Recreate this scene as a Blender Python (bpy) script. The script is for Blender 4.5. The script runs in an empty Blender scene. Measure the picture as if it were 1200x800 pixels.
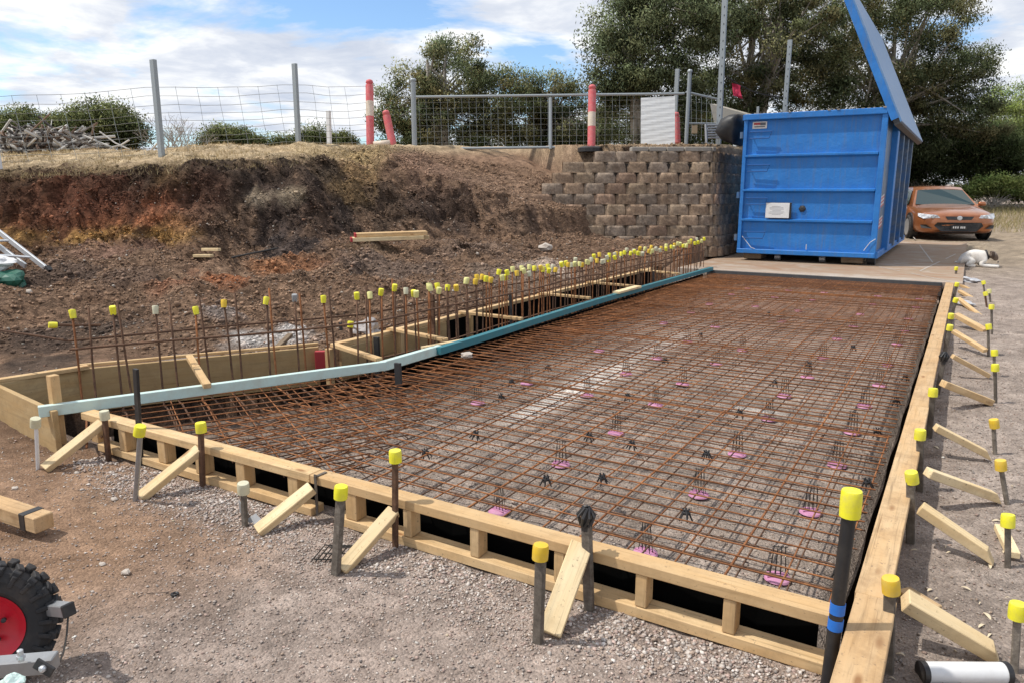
import bpy, bmesh, math, random
import numpy as np
from mathutils import Vector, Matrix
random.seed(7); RNG = np.random.default_rng(11)
SC = bpy.context.scene; COL = SC.collection
R = math.radians
# ---------------------------------------------------------------- camera
F = 870.0; TH = R(11.4); PS = R(31.3); H = 1.35
CF = (-math.sin(PS)*math.cos(TH), math.cos(PS)*math.cos(TH), -math.sin(TH))
CR = (math.cos(PS), math.sin(PS), 0.0)
CU = (-math.sin(PS)*math.sin(TH), math.cos(PS)*math.sin(TH), math.cos(TH))
def ray(px, py):
    a = (px-600)/F; b = (400-py)/F
    return [CF[i]+a*CR[i]+b*CU[i] for i in range(3)]
def at(px, py, z=0.0):
    d = ray(px, py); t = (z-H)/d[2]; return Vector((d[0]*t, d[1]*t, z))
def aty(px, py, Y):
    d = ray(px, py); t = Y/d[1]; return Vector((d[0]*t, Y, H+d[2]*t))
def atd(px, py, D):
    d = ray(px, py); return Vector((d[0]*D, d[1]*D, H+d[2]*D))
cam = bpy.data.cameras.new('camera'); camo = bpy.data.objects.new('camera', cam); COL.objects.link(camo)
camo.location = (0, 0, H); camo.rotation_euler = (math.pi/2-TH, 0, PS)
cam.sensor_width = 36; cam.lens = F/1200*36; cam.clip_end = 600; cam.clip_start = 0.05
SC.camera = camo
SC.view_settings.view_transform = 'Standard'; SC.view_settings.look = 'None'; SC.view_settings.exposure = 0
# ---------------------------------------------------------------- materials
class NT:
    def __init__(s, name):
        s.m = bpy.data.materials.new(name); s.m.use_nodes = True; s.t = s.m.node_tree
        s.b = s.t.nodes['Principled BSDF']
    def n(s, typ, **kw):
        x = s.t.nodes.new(typ)
        for k, v in kw.items():
            if k.startswith('i_'): x.inputs[k[2:].replace('_', ' ')].default_value = v
            else: setattr(x, k, v)
        return x
    def l(s, a, b): s.t.links.new(a, b)
    def noise(s, vec, scale, detail=4, rough=.6, dist=0):
        x = s.n('ShaderNodeTexNoise'); x.inputs['Scale'].default_value = scale; x.inputs['Detail'].default_value = detail
        x.inputs['Roughness'].default_value = rough; x.inputs['Distortion'].default_value = dist
        if vec is not None: s.l(vec, x.inputs['Vector'])
        return x.outputs['Fac']
    def ramp(s, fac, stops):
        x = s.n('ShaderNodeValToRGB'); el = x.color_ramp.elements
        while len(el) < len(stops): el.new(.5)
        for e, (p, c) in zip(el, stops):
            e.position = p; e.color = (c if hasattr(c, '__len__') else (c, c, c))[:3] + (1,) if hasattr(c, '__len__') else (c, c, c, 1)
        s.l(fac, x.inputs[0]); return x.outputs[0]
    def mix(s, fac, a, b, mode='MIX'):
        x = s.n('ShaderNodeMix', data_type='RGBA', blend_type=mode)
        for v, i in ((fac, 0), (a, 6), (b, 7)):
            if hasattr(v, 'type') or hasattr(v, 'links'): s.l(v, x.inputs[i])
            else: x.inputs[i].default_value = v if i == 0 else tuple(v[:3])+(1,)
        return x.outputs[2]
    def math(s, op, a, b=0.0):
        x = s.n('ShaderNodeMath', operation=op)
        for v, i in ((a, 0), (b, 1)):
            if hasattr(v, 'links'): s.l(v, x.inputs[i])
            else: x.inputs[i].default_value = v
        return x.outputs[0]
    def mapping(s, vec, scale, loc=None):
        x = s.n('ShaderNodeMapping'); x.inputs['Scale'].default_value = scale
        s.l(vec, x.inputs['Vector'])
        if loc is not None: s.l(loc, x.inputs['Location'])
        return x.outputs[0]
    def bump(s, h, strength=.3, dist=.01):
        x = s.n('ShaderNodeBump'); x.inputs['Strength'].default_value = strength; x.inputs['Distance'].default_value = dist
        s.l(h, x.inputs['Height']); s.l(x.outputs[0], s.b.inputs['Normal'])
    def out(s, col, rough=.7, metal=0., spec=None):
        if hasattr(col, 'links'): s.l(col, s.b.inputs['Base Color'])
        else: s.b.inputs['Base Color'].default_value = tuple(col[:3])+(1,)
        if hasattr(rough, 'links'): s.l(rough, s.b.inputs['Roughness'])
        else: s.b.inputs['Roughness'].default_value = rough
        s.b.inputs['Metallic'].default_value = metal
        if spec is not None: s.b.inputs['Specular IOR Level'].default_value = spec
        return s.m
    def obj(s): return s.n('ShaderNodeTexCoord').outputs['Object']
    def rnd(s): return s.n('ShaderNodeObjectInfo').outputs['Random']
def m_plain(name, c, rough=.6, metal=0, var=.25, scale=25, bump=.15, dirt=None, dirt_amt=.5, dscale=6):
    t = NT(name); v = t.obj(); n = t.noise(v, scale)
    c2 = tuple(max(0, x*(1-var)) for x in c); c3 = tuple(min(1, x*(1+var*.6)) for x in c)
    col = t.mix(n, c2, c3)
    if dirt:
        d = t.noise(v, dscale, 6, .7); f = t.ramp(d, [(.45, 0.), (.72, dirt_amt)])
        col = t.mix(f, col, dirt)
    col = t.mix(t.math('MULTIPLY', t.rnd(), .35), col, tuple(x*.75 for x in c))
    t.bump(n, bump, .004)
    return t.out(col, rough, metal)
def m_wood(name, c, dark=.55, grain=1.0, knots=True, worn=0.0):
    t = NT(name); v = t.obj(); r = t.rnd()
    cmb = t.n('ShaderNodeCombineXYZ'); t.l(t.math('MULTIPLY', r, 13.), cmb.inputs[0]); t.l(t.math('MULTIPLY', r, 7.), cmb.inputs[1])
    mp = t.mapping(v, (1.6, 42, 30), cmb.outputs[0])
    g = t.noise(mp, 1.6, 5, .65, .6)
    mp2 = t.mapping(v, (2.2, 11, 11), cmb.outputs[0]); g2 = t.noise(mp2, 1.4, 3, .5, .4)
    cd = tuple(x*dark for x in c); cl = tuple(min(1, x*1.12) for x in c)
    col = t.ramp(g, [(.30, cd), (.46, c), (.70, cl)])
    col = t.mix(t.ramp(g2, [(.35, 0.), (.7, .55)]), col, (c[0]*.92, c[1]*.74, c[2]*.5))
    if knots:
        vo = t.n('ShaderNodeTexVoronoi'); vo.inputs['Scale'].default_value = 1.0
        t.l(t.mapping(v, (3.4, 10, 10), cmb.outputs[0]), vo.inputs['Vector'])
        k = t.ramp(vo.outputs['Distance'], [(.06, .9), (.17, 0.)])
        col = t.mix(k, col, (c[0]*.35, c[1]*.2, c[2]*.12))
    st = t.noise(v, 6, 7, .75); col = t.mix(t.ramp(st, [(.46, 0.), (.72, .6+worn)]), col, (c[0]*.5, c[1]*.45, c[2]*.42)); sp2 = t.noise(v, 70, 3, .6); col = t.mix(t.ramp(sp2, [(.64, 0.), (.70, .7)]), col, (.16, .12, .09)); ck = t.noise(t.mapping(v, (1.2, 90, 60), cmb.outputs[0]), 1.2, 3, .6); col = t.mix(t.ramp(ck, [(.27, .8), (.33, 0.)]), col, (c[0]*.3, c[1]*.22, c[2]*.16))
    col = t.mix(t.math('MULTIPLY', r, .45), col, (c[0]*.62, c[1]*.52, c[2]*.42))
    t.bump(g, .3, .002)
    return t.out(col, .72, 0, .25)
def m_attr(name, attr='Col', rough=.9, var=.5, scale=40, bump=.5, bdist=.01, bscale=60, spec=.15):
    t = NT(name); a = t.n('ShaderNodeAttribute', attribute_name=attr).outputs['Color']; v = t.obj()
    n = t.noise(v, scale, 6, .7)
    f = t.ramp(n, [(.3, 1-var), (.7, 1+var*.6)])
    col = t.mix(1.0, a, f, 'MULTIPLY'); b = t.noise(v, bscale, 6, .7); t.bump(b, bump, bdist)
    return t.out(col, rough, 0, spec)
M = {}
M['pine'] = m_wood('pine_timber', (.66, .48, .27))
M['pine_pale'] = m_wood('pale_pine_timber', (.80, .66, .42), .72)
M['pine_form'] = m_wood('formwork_pine', (.60, .43, .25), .5, worn=.25)
M['ply'] = m_wood('plywood', (.50, .37, .20), .75, knots=False)
M['old_wood'] = m_wood('weathered_timber', (.22, .17, .12), .5, worn=.2)
M['aqua'] = m_plain('aqua_paint', (.60, .77, .72), .6, var=.14, scale=9, dirt=(.42, .38, .3), dirt_amt=.6, dscale=9)
M['teal'] = m_plain('teal_paint', (.035, .205, .25), .45, var=.25, scale=9, dirt=(.12, .2, .2), dirt_amt=.6, dscale=8)
M['red_paint'] = m_plain('red_end_paint', (.42, .035, .04), .6)
M['black'] = m_plain('black_plastic', (.018, .018, .02), .5, dirt=(.12, .1, .08), dirt_amt=.35, dscale=12)
M['liner'] = m_plain('black_liner_and_shade', (.0025, .0025, .0025), .95, bump=.05); M['liner'].node_tree.nodes['Principled BSDF'].inputs['Specular IOR Level'].default_value = .05
M['blue_tape'] = m_plain('blue_tape', (.02, .17, .62), .5)
M['pink'] = m_plain('pink_plastic', (.58, .25, .42), .5, var=.15, dirt=(.4, .28, .3), dirt_amt=.5, dscale=14)
M['galv'] = m_plain('galvanised_steel', (.38, .39, .40), .45, .55, var=.25, scale=30, dirt=(.16, .13, .1), dirt_amt=.5)
M['fence'] = m_plain('fence_steel', (.33, .36, .37), .5, .3, var=.15)
M['alu'] = m_plain('aluminium', (.62, .64, .66), .35, .6, var=.15)
M['tyre'] = m_plain('tyre_rubber', (.022, .022, .024), .75, var=.4, dirt=(.16, .12, .09), dirt_amt=.45, dscale=10)
M['red_rim'] = m_plain('red_rim', (.62, .012, .03), .35, dirt=(.25, .05, .04), dirt_amt=.5)
M['white_plastic'] = m_plain('white_plastic', (.74, .74, .74), .4, var=.08, dirt=(.4, .36, .3), dirt_amt=.35)
M['orange_red'] = m_plain('faded_pink_bollard', (.70, .13, .14), .6, dirt=(.55, .32, .28), dirt_amt=.7, dscale=9)
M['white_sleeve'] = m_plain('faded_white_sleeve', (.72, .60, .48), .6, dirt=(.4, .3, .2))
M['rag'] = m_plain('red_rag', (.6, .03, .08), .8)
M['shadecloth'] = m_plain('white_sheet', (.78, .78, .76), .75, var=.08, scale=6, dirt=(.5, .48, .42), dirt_amt=.4)
M['concrete_plain'] = m_plain('grey_concrete', (.34, .31, .27), .9, dirt=(.2, .17, .13))
M['bark'] = m_plain('gum_bark', (.34, .31, .27), .9, var=.35, scale=4, dirt=(.12, .1, .08), dirt_amt=.8, dscale=2)
M['dead_wood'] = m_plain('dead_wood', (.34, .30, .26), .9, var=.4, scale=8, dirt=(.12, .09, .07), dirt_amt=.8, dscale=3)
M['chip'] = m_plain('wood_shaving', (.66, .55, .38), .8, var=.2)
M['wire_dark'] = m_plain('dark_wire', (.05, .045, .04), .6, .3)
M['green_bag'] = m_plain('green_plastic', (.02, .12, .08), .5)
M['dark_metal'] = m_plain('dark_metal', (.05, .05, .052), .5, .4)
def m_rust(name, a, b, c, amt=.5):
    t = NT(name); v = t.n('ShaderNodeNewGeometry').outputs['Position']; n = t.noise(v, 34, 5, .75); n2 = t.noise(v, 5, 3, .6)
    col = t.ramp(n, [(.3, a), (.5, b), (.72, c)])
    col = t.mix(t.ramp(n2, [(.4, 0.), (.65, .6)]), col, a)
    col = t.mix(t.math('MULTIPLY', t.rnd(), amt), col, tuple(x*.6 for x in a)); t.bump(n, .4, .002)
    return t.out(col, .85, 0, .2)
M['rust'] = m_rust('rusty_rebar', (.15, .062, .03), (.33, .135, .055), (.54, .26, .11), .45)
M['rust_dark'] = m_rust('dark_rebar', (.085, .05, .035), (.17, .095, .06), (.30, .16, .09))
M['stake'] = m_rust('weathered_steel_stake', (.10, .085, .07), (.2, .17, .14), (.36, .32, .27))
CAPS = []
for i, c in enumerate([(.86, .80, .03), (.80, .52, .03), (.80, .76, .30), (.62, .60, .44)]):
    CAPS.append(m_plain('yellow_cap_%s' % ['bright', 'amber', 'faded', 'whitish'][i], c, .45, var=.12, dirt=(.5, .42, .2), dirt_amt=.5, dscale=18))
GREYCAP = m_plain('grey_cap', (.3, .3, .3), .6)
# ---------------------------------------------------------------- mesh builder
class MB:
    def __init__(s): s.v = []; s.f = []; s.mi = []; s.mat = 0
    def add(s, vs, fs):
        b = len(s.v); s.v += [tuple(v) for v in vs]; s.f += [tuple(b+i for i in f) for f in fs]; s.mi += [s.mat]*len(fs)
    def box(s, c, size, rot=None, bev=0):
        x, y, z = (a/2 for a in size)
        if bev:
            bm = bmesh.new(); bmesh.ops.create_cube(bm, size=1)
            for v in bm.verts: v.co = Vector((v.co.x*2*x, v.co.y*2*y, v.co.z*2*z))
            bmesh.ops.bevel(bm, geom=bm.edges[:], offset=bev, segments=1, affect='EDGES')
            bm.verts.index_update(); vs = [v.co.copy() for v in bm.verts]; fs = [[v.index for v in f.verts] for f in bm.faces]; bm.free()
        else:
            vs = [Vector((i*x, j*y, k*z)) for i in (-1, 1) for j in (-1, 1) for k in (-1, 1)]
            fs = [(0, 1, 3, 2), (4, 6, 7, 5), (0, 4, 5, 1), (2, 3, 7, 6), (0, 2, 6, 4), (1, 5, 7, 3)]
        c = Vector(c)
        if rot is not None: vs = [rot @ v for v in vs]
        s.add([v+c for v in vs], fs)
    def beam(s, p, q, w, h, up=(0, 0, 1), bev=0):
        p = Vector(p); q = Vector(q); M3 = frame(q-p, up); s.box((p+q)/2, ((q-p).length, w, h), M3, bev)
    def tube(s, pts, rad, seg=8, cap=True):
        pts = [Vector(p) for p in pts]; n = len(pts)
        if not hasattr(rad, '__len__'): rad = [rad]*n
        vs = []; 
        for i, p in enumerate(pts):
            d = (pts[min(i+1, n-1)]-pts[max(i-1, 0)]).normalized()
            a = d.orthogonal().normalized() if i == 0 else (a - d*a.dot(d)).normalized(); b = d.cross(a)
            for k in range(seg):
                t = 2*math.pi*k/seg; vs.append(p+(a*math.cos(t)+b*math.sin(t))*rad[i])
        fs = [(i*seg+k, i*seg+(k+1) % seg, (i+1)*seg+(k+1) % seg, (i+1)*seg+k) for i in range(n-1) for k in range(seg)]
        if cap: fs += [tuple(range(seg))[::-1], tuple((n-1)*seg+k for k in range(seg))]
        s.add(vs, fs)
    def lathe(s, prof, seg=16, c=(0, 0, 0), rot=None, cap=True):
        vs = []; c = Vector(c)
        for (r, z) in prof:
            for k in range(seg):
                t = 2*math.pi*k/seg; v = Vector((r*math.cos(t), r*math.sin(t), z)); v = rot @ v if rot is not None else v; vs.append(v+c)
        n = len(prof)
        fs = [(i*seg+k, i*seg+(k+1) % seg, (i+1)*seg+(k+1) % seg, (i+1)*seg+k) for i in range(n-1) for k in range(seg)]
        if cap: fs += [tuple(range(seg))[::-1], tuple((n-1)*seg+k for k in range(seg))]
        else: fs += [((n-1)*seg+k, (n-1)*seg+(k+1) % seg, (k+1) % seg, k) for k in range(seg)]
        s.add(vs, fs)
    def quad(s, a, b, c, d): s.add([a, b, c, d], [(0, 1, 2, 3)])
    def build(s, name, mat, parent=None, smooth=False, origin=None, autos=None):
        if origin is None and parent is not None and parent.get('_w'): origin = parent.location
        vs = s.v
        if origin is not None: o = Vector(origin); vs = [tuple(Vector(v)-o) for v in vs]
        me = bpy.data.meshes.new(name); me.from_pydata(vs, [], s.f); 
        for m in (mat if isinstance(mat, (list, tuple)) else [mat]): me.materials.append(m)
        me.polygons.foreach_set('material_index', s.mi)
        if smooth: me.polygons.foreach_set('use_smooth', [True]*len(me.polygons))
        me.update()
        ob = bpy.data.objects.new(name, me); COL.objects.link(ob)
        if parent is not None: ob.parent = parent
        elif origin is not None: ob.location = origin
        if autos:
            try: me.set_sharp_from_angle(angle=R(autos))
            except Exception: pass
        return ob
def frame(d, up=(0, 0, 1)):
    x = Vector(d).normalized(); up = Vector(up)
    if abs(x.dot(up)) > .98: up = Vector((0, 1, 0))
    y = up.cross(x).normalized(); z = x.cross(y)
    return Matrix((x, y, z)).transposed()
def tag(o, label=None, cat=None, group=None, kind=None):
    if label: o['label'] = label
    if cat: o['category'] = cat
    if group: o['group'] = group
    if kind: o['kind'] = kind
    return o
WORLD = []
def thing(name, label, cat, loc=(0, 0, 0), rz=0, group=None, world=False):
    o = bpy.data.objects.new(name, None); COL.objects.link(o); o.location = loc; o.rotation_euler = (0, 0, rz); o.empty_display_size = .1
    if world: o['_w'] = 1; WORLD.append(o)
    return tag(o, label, cat, group)
def board(name, p, q, w, h, mat, parent=None, up=(0, 0, 1), bev=.003, roll=0, taper=None):
    """timber with its own local X along the grain; p,q in world (or parent-local) space"""
    p = Vector(p); q = Vector(q)
    if parent is not None and parent.get('_w'): p = p-parent.location; q = q-parent.location
    L = (q-p).length; mb = MB(); mb.box((0, 0, 0), (L, w, h), None, bev)
    if taper: mb.v = [(x, y*(taper if x > 0 else 1), z*(taper if x > 0 else 1)) for x, y, z in mb.v]
    ob = mb.build(name, mat)
    M3 = frame(q-p, up)
    if roll: M3 = M3 @ Matrix.Rotation(roll, 3, 'X')
    ob.parent = parent; ob.matrix_local = Matrix.Translation((p+q)/2) @ M3.to_4x4()
    return ob
def np_mesh(name, V, Fs, mat, col=None, smooth=False, alpha=None):
    """V (n,3) F (m,k) arrays"""
    me = bpy.data.meshes.new(name); n = len(V); m, k = Fs.shape
    me.vertices.add(n); me.vertices.foreach_set('co', V.astype(np.float32).ravel())
    me.loops.add(m*k); me.loops.foreach_set('vertex_index', Fs.astype(np.int32).ravel())
    me.polygons.add(m); me.polygons.foreach_set('loop_start', np.arange(0, m*k, k, dtype=np.int32))
    me.polygons.foreach_set('loop_total', np.full(m, k, dtype=np.int32))
    if smooth: me.polygons.foreach_set('use_smooth', np.ones(m, dtype=bool))
    me.update(calc_edges=True); me.validate()
    if col is not None:
        a = me.color_attributes.new('Col', 'FLOAT_COLOR', 'POINT')
        c4 = np.ones((n, 4), np.float32); c4[:, :3] = col; c4[:, 3] = 1 if alpha is None else alpha; a.data.foreach_set('color', c4.ravel())
    me.materials.append(mat); ob = bpy.data.objects.new(name, me); COL.objects.link(ob); return ob
# ---------------------------------------------------------------- noise in numpy
def _h(ix, iy, s):
    n = (ix*374761393+iy*668265263+s*1442695041) & 0xffffffff
    n = ((n ^ (n >> 13))*1274126177) & 0xffffffff
    return ((n ^ (n >> 16)) & 0xffff)/65535.0
def vn(x, y, s=0):
    x = np.asarray(x, float); y = np.asarray(y, float)
    ix = np.floor(x).astype(np.int64); iy = np.floor(y).astype(np.int64); fx = x-ix; fy = y-iy
    fx = fx*fx*(3-2*fx); fy = fy*fy*(3-2*fy)
    a = _h(ix, iy, s); b = _h(ix+1, iy, s); c = _h(ix, iy+1, s); d = _h(ix+1, iy+1, s)
    return a+(b-a)*fx+(c-a)*fy+(a-b-c+d)*fx*fy
def fbm(x, y, s=0, o=4):
    t = 0; a = .5; n = 0
    for i in range(o): t = t+a*vn(x*2**i, y*2**i, s+i); n += a; a *= .5
    return t/n
def ss(a, b, x):
    t = np.clip((x-a)/(b-a), 0, 1); return t*t*(3-2*t)
# ---------------------------------------------------------------- terrain
CB = np.array([-600, 0, 250, 350, 430, 600, 655, 700, 870])
TV = {'vb': [11.3, 11.3, 11.0, 11.6, 12.6, 13.9, 14.7, 15.45, 15.45], 'zb': [.5, .5, .45, .45, .55, .5, .5, .45, .3],
      'vl': [12.0, 12.0, 12.5, 13.3, 15.0, 15.7, 15.75, 15.8, 15.8], 'zl': [1.6, 1.6, 1.74, 1.86, 2.12, 2.2, 2.26, 2.26, 2.26],
      'vc': [15, 15, 15.4, 15.5, 16.6, 17, 17, 17, 17], 'zc': [2.05, 2.05, 2.2, 2.25, 2.33, 2.36, 2.36, 2.36, 2.36]}
def xrail(y): return np.where(y < 4.5, np.interp(y, [2.35, 4.5], [-5.0, -3.86]), -3.88)
def xback(y): return np.interp(y, [2.35, 4.6, 5.0, 13.2], [-6.05, -4.73, -4.70, -4.70])
def hz(x, y, rough=True):
    x = np.asarray(x, float); y = np.asarray(y, float)
    u = x*math.cos(PS)+y*math.sin(PS); v = -x*math.sin(PS)+y*math.cos(PS); vv = np.maximum(v, .6)
    c = np.clip(600+887*u/vv, -600, 870)
    T = {k: np.interp(c, CB, a) for k, a in TV.items()}
    n1 = fbm(x*1.3, y*1.3, 3)-.5; n2 = fbm(x*5, y*5, 9)-.5; n3 = fbm(x*16, y*16, 21, 3)-.5
    wob = n1*.5+n2*.25
    ve = v+wob*.8*ss(8, 11, v)*(1-ss(630, 690, c))
    z = -.25+.22*ss(3.6, 7, v)+(T['zb']+.02)*np.clip((v-6.5)/(T['vb']-6.5), 0, 1)
    t = np.clip((ve-T['vb'])/(T['vl']-T['vb']), 0, 1); ts = t*t*(3-2*t)*.6+t*.4
    z = z+(T['zl']-T['zb'])*ts
    z = z+(T['zc']-T['zl'])*ss(0, 1, (v-T['vl'])/(T['vc']-T['vl']))
    amp = (.05+.10*ss(7, 10, v))*(1-.7*ss(15, 17, v))
    rdg = 1-np.abs(2*fbm(x*.9+4, y*.9, 15, 3)-1); rdg2 = 1-np.abs(2*fbm(x*3.1, y*3.1, 19, 3)-1)
    z = z+(n1*1.2+n2*.9+n3*.6)*amp+(n2*.12)*t*(1-t)*4+((rdg-.75)*.36+(rdg2-.75)*.15)*ss(6.2, 8, v)*(1-ss(T['vl']-.2, T['vl']+.6, v)*.9)*(1-ss(650, 700, c)*.6)
    # soil against the trench boards
    dist = np.maximum(xback(y)-x, 0); lim = -.03+.42*dist+n2*.12*np.clip(dist, 0, 1)
    near = (y > 2.3) & (y < 15.0)
    z = np.where(near, np.minimum(z, lim+ss(13, 15, y)*.4), z)
    fr = -.235+n2*.05+n3*.03+n1*.03
    z = fr+(z-fr)*ss(2.0, 3.1, y-.12*(x+6)*0)
    z = np.where(y < 2.44, fr, z)
    # flat right side
    zr = -.225+.16*ss(7, 14, y)+n2*.035+n3*.02+ss(26, 50, y)*.75+ss(50, 110, y)*1.5
    w = np.clip((x+4.66)/.1, 0, 1)*(y > 13.2) + (x > -4.0)*(y <= 13.2)
    z = z*(1-np.clip(w, 0, 1))+zr*np.clip(w, 0, 1)
    # trench between the back boards and the rail, and the slab bed
    xr = xrail(y); xb = xback(y); inn = (y > 2.5) & (y < 13.04)
    z = np.where(inn & (x > xb-.05) & (x < xr-.04), -.62+n2*.12, z)
    bed = inn & (x >= xr-.04) & (x < -.215)
    zb = -.20+n2*.018+n3*.018
    zb = zb-.14*ss(-.34, -.28, x)-.02
    zb = zb-.06*(1-ss(0, .6, x-xr))
    z = np.where(bed, zb, z)
    z = np.where((y > 13.04) & (y < 23.6) & (x > -4.5) & (x < -.02), -.12, z)
    return z
def hit(px, py, dmin=.5, dmax=60):
    d = ray(px, py); ts = np.linspace(dmin, dmax, 3000); X = d[0]*ts; Y = d[1]*ts; Z = H+d[2]*ts
    b = (Z-hz(X, Y)) < 0
    i = int(np.argmax(b)) if b.any() else len(ts)-1
    t = ts[i]; return Vector((d[0]*t, d[1]*t, float(hz(d[0]*t, d[1]*t))))
def gz(x, y): return float(hz(x, y))
# colours: patches are (pixel on the ground hit, radius, colour, weight)
PATCH = []
def patch(px, py, r, col, w=1.0, ry=None):
    p = hit(px, py); PATCH.append((p, r, ry or r, col, w))
for a in [(60, 215, 1.6, (.05, .028, .018), .9), (150, 208, 1.0, (.03, .02, .014), .9), (300, 218, 1.4, (.035, .026, .02), .95), (390, 215, 1.2, (.045, .035, .025), .9),
          (350, 240, 1.2, (.05, .035, .028), .8), (460, 240, 1.0, (.06, .042, .03), .8), (240, 232, .7, (.06, .03, .02), .8), (520, 250, .8, (.05, .035, .028), .8),
          (420, 205, .5, (.24, .155, .07), .55), (410, 222, .5, (.17, .11, .05), .5), (380, 180, .8, (.34, .26, .15), .7), (430, 188, .6, (.3, .22, .11), .8),
          (210, 268, .35, (.27, .15, .06), .5), (90, 238, .9, (.16, .055, .03), .4), (345, 229, .3, (.36, .29, .20), .6), (300, 232, .25, (.3, .24, .17), .6), (400, 248, .45, (.04, .03, .025), .8), (440, 285, .5, (.14, .10, .06), .5),
          (260, 330, .45, (.26, .10, .045), .8), (330, 318, .5, (.25, .11, .05), .7), (370, 312, .5, (.22, .10, .05), .6), (190, 335, .3, (.22, .09, .05), .5),
          (130, 300, .7, (.2, .12, .09), .6), (60, 320, .7, (.075, .055, .045), .7), (150, 320, .6, (.10, .07, .055), .6), (340, 292, .6, (.05, .042, .04), .8),
          (300, 400, .38, (.36, .34, .32), .9), (340, 392, .3, (.38, .36, .34), .9), (215, 420, .2, (.3, .28, .26), .7), (265, 365, .3, (.2, .18, .17), .6),
          (60, 400, .6, (.055, .04, .032), .8), (120, 380, .5, (.06, .045, .035), .7), (40, 430, .4, (.05, .038, .03), .8),
          (600, 225, 1.3, (.19, .125, .085), .7), (500, 195, 1.0, (.19, .12, .085), .6), (560, 290, 1.1, (.13, .095, .075), .6), (450, 320, 1.0, (.125, .095, .078), .6),
          (680, 205, 1.0, (.22, .15, .10), .7), (610, 265, .5, (.08, .055, .04), .7), (590, 320, .8, (.15, .115, .09), .6), (640, 310, .5, (.4, .33, .27), .6),
          (700, 245, .8, (.13, .09, .065), .5), (800, 190, .3, (.1, .07, .05), .5), (735, 190, .22, (.02, .012, .008), .95)]:
    patch(*a)
def tcol(x, y, z):
    u = x*math.cos(PS)+y*math.sin(PS); v = -x*math.sin(PS)+y*math.cos(PS); vv = np.maximum(v, .6); c = np.clip(600+887*u/vv, -600, 1500)
    n1 = fbm(x*1.1, y*1.1, 31)[:, None]; n2 = fbm(x*4, y*4, 37)[:, None]; n3 = fbm(x*14, y*14, 41)[:, None]
    A = lambda *k: np.array(k)[None, :]
    soil = A(.165, .10, .064)*(1-n2)+A(.26, .17, .112)*n2
    grav = A(.345, .285, .245)*(1-n2)+A(.28, .22, .185)*n2
    rgt = A(.27, .22, .185)*(1-n2)+A(.34, .285, .245)*n2
    out = soil.copy()
    isf = ((y < 2.44))[:, None]
    # front: brown left, grey gravel right
    g = ss(-3.5, -1.9, x+1.0*(y-1.9)*-.5+(n1[:, 0]-.5)*2.0)[:, None]
    g = np.clip(g+.7*np.exp(-((y-2.3)/.22)**2)[:, None]*ss(-4.4, -3.4, x)[:, None], 0, 1)
    brown = A(.21, .13, .082)*(1-n2*.5)+A(.32, .215, .145)*n2*.5
    f = brown*(1-g)+grav*g
    dk = (np.exp(-((y-2.45)/.25)**2)*ss(-4.2, -4.9, x))[:, None]; f = f*(1-dk*.55)
    out = np.where(isf, f, out)
    bed = ((x > xrail(y)-.04) & (x < -.2) & (y >= 2.44) & (y < 13.04))[:, None]
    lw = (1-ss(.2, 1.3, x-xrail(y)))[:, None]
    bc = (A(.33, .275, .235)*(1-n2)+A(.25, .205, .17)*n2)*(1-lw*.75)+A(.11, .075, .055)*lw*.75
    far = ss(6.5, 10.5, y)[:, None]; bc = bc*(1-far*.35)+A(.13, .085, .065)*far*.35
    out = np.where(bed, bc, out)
    tr = ((x > xback(y)-.06) & (x <= xrail(y)-.04) & (y > 2.45) & (y < 13.04))[:, None]; out = np.where(tr, A(.035, .024, .018), out)  # trench soil darkened in its colour to keep the openings in shade
    right = ((x > -.15) | ((x > -4.5) & (y > 13.04)))[:, None]
    yl = (ss(13, 19, y)*ss(60, 30, y))[:, None]
    rc = rgt*(1-yl*.75)+(A(.33, .26, .17)*(1-n1*.6)+A(.2, .17, .14)*n1*.6)*yl*.75
    rc = rc*(1-.35*ss(.9, 1.6, x)[:, None]*ss(9, 4, y)[:, None]*0)
    out = np.where(right, rc, out)
    # left bank strata by height
    zz_n = 0; face = ss(10.4, 11.4, v)*(v < 13.2)*ss(260, 180, c)*(y > 2.5)
    zz = z+(n2[:, 0]-.5)*.16+(fbm(x*8+z*20, z*45, 61)-.5)*.14
    st = np.stack([np.interp(zz, [.35, .55, .68, .76, .84, .92, 1.05, 1.15, 1.35, 1.5, 1.58], k) for k in
                   ([.16, .15, .42, .38, .24, .34, .20, .28, .20, .15, .12], [.10, .085, .24, .21, .11, .13, .09, .10, .085, .085, .07], [.065, .05, .08, .07, .055, .06, .05, .05, .045, .03, .03])], 1)
    out = out*(1-face[:, None])+st*face[:, None]
    plat = (ss(0, .35, z-np.interp(c, CB, TV['zl'])+.13)*(x < -4.4)*(v > 11.5))[:, None]
    gr = (A(.50, .40, .26)*(1-n2)+A(.34, .25, .15)*n2)*(.8+.4*n3)
    out = out*(1-plat)+gr*plat
    for p, rx, ry, col, w in PATCH:
        d = np.sqrt(((x-p.x)**2+(y-p.y)**2+((z-p.z)*1.2)**2))/rx
        d = d+(n2[:, 0]-.5)*1.3+(n3[:, 0]-.5)*.5
        k = (w*(1-ss(.35, 1.15, d)))[:, None]; out = out*(1-k)+A(*col)*1.4*k
    # pale exposed strip under the mesh
    for p, rx, w in WHITE:
        k = (w*(1-ss(.5, 1.1, np.hypot((x-p[0])/rx[0], (y-p[1])/rx[1])+(n3[:, 0]-.5)*.8)))[:, None]*bed; out = out*(1-k)+A(.58, .54, .49)*k
    lift = (ss(5.2, 7.5, v)*(x < -4.75)*.22*(1-plat[:, 0]))[:, None]; out = out*(1+lift)+.008*lift
    return out*(.62+.76*n3)*(.8+.4*fbm(x*40, y*40, 91, 2)[:, None])
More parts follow.
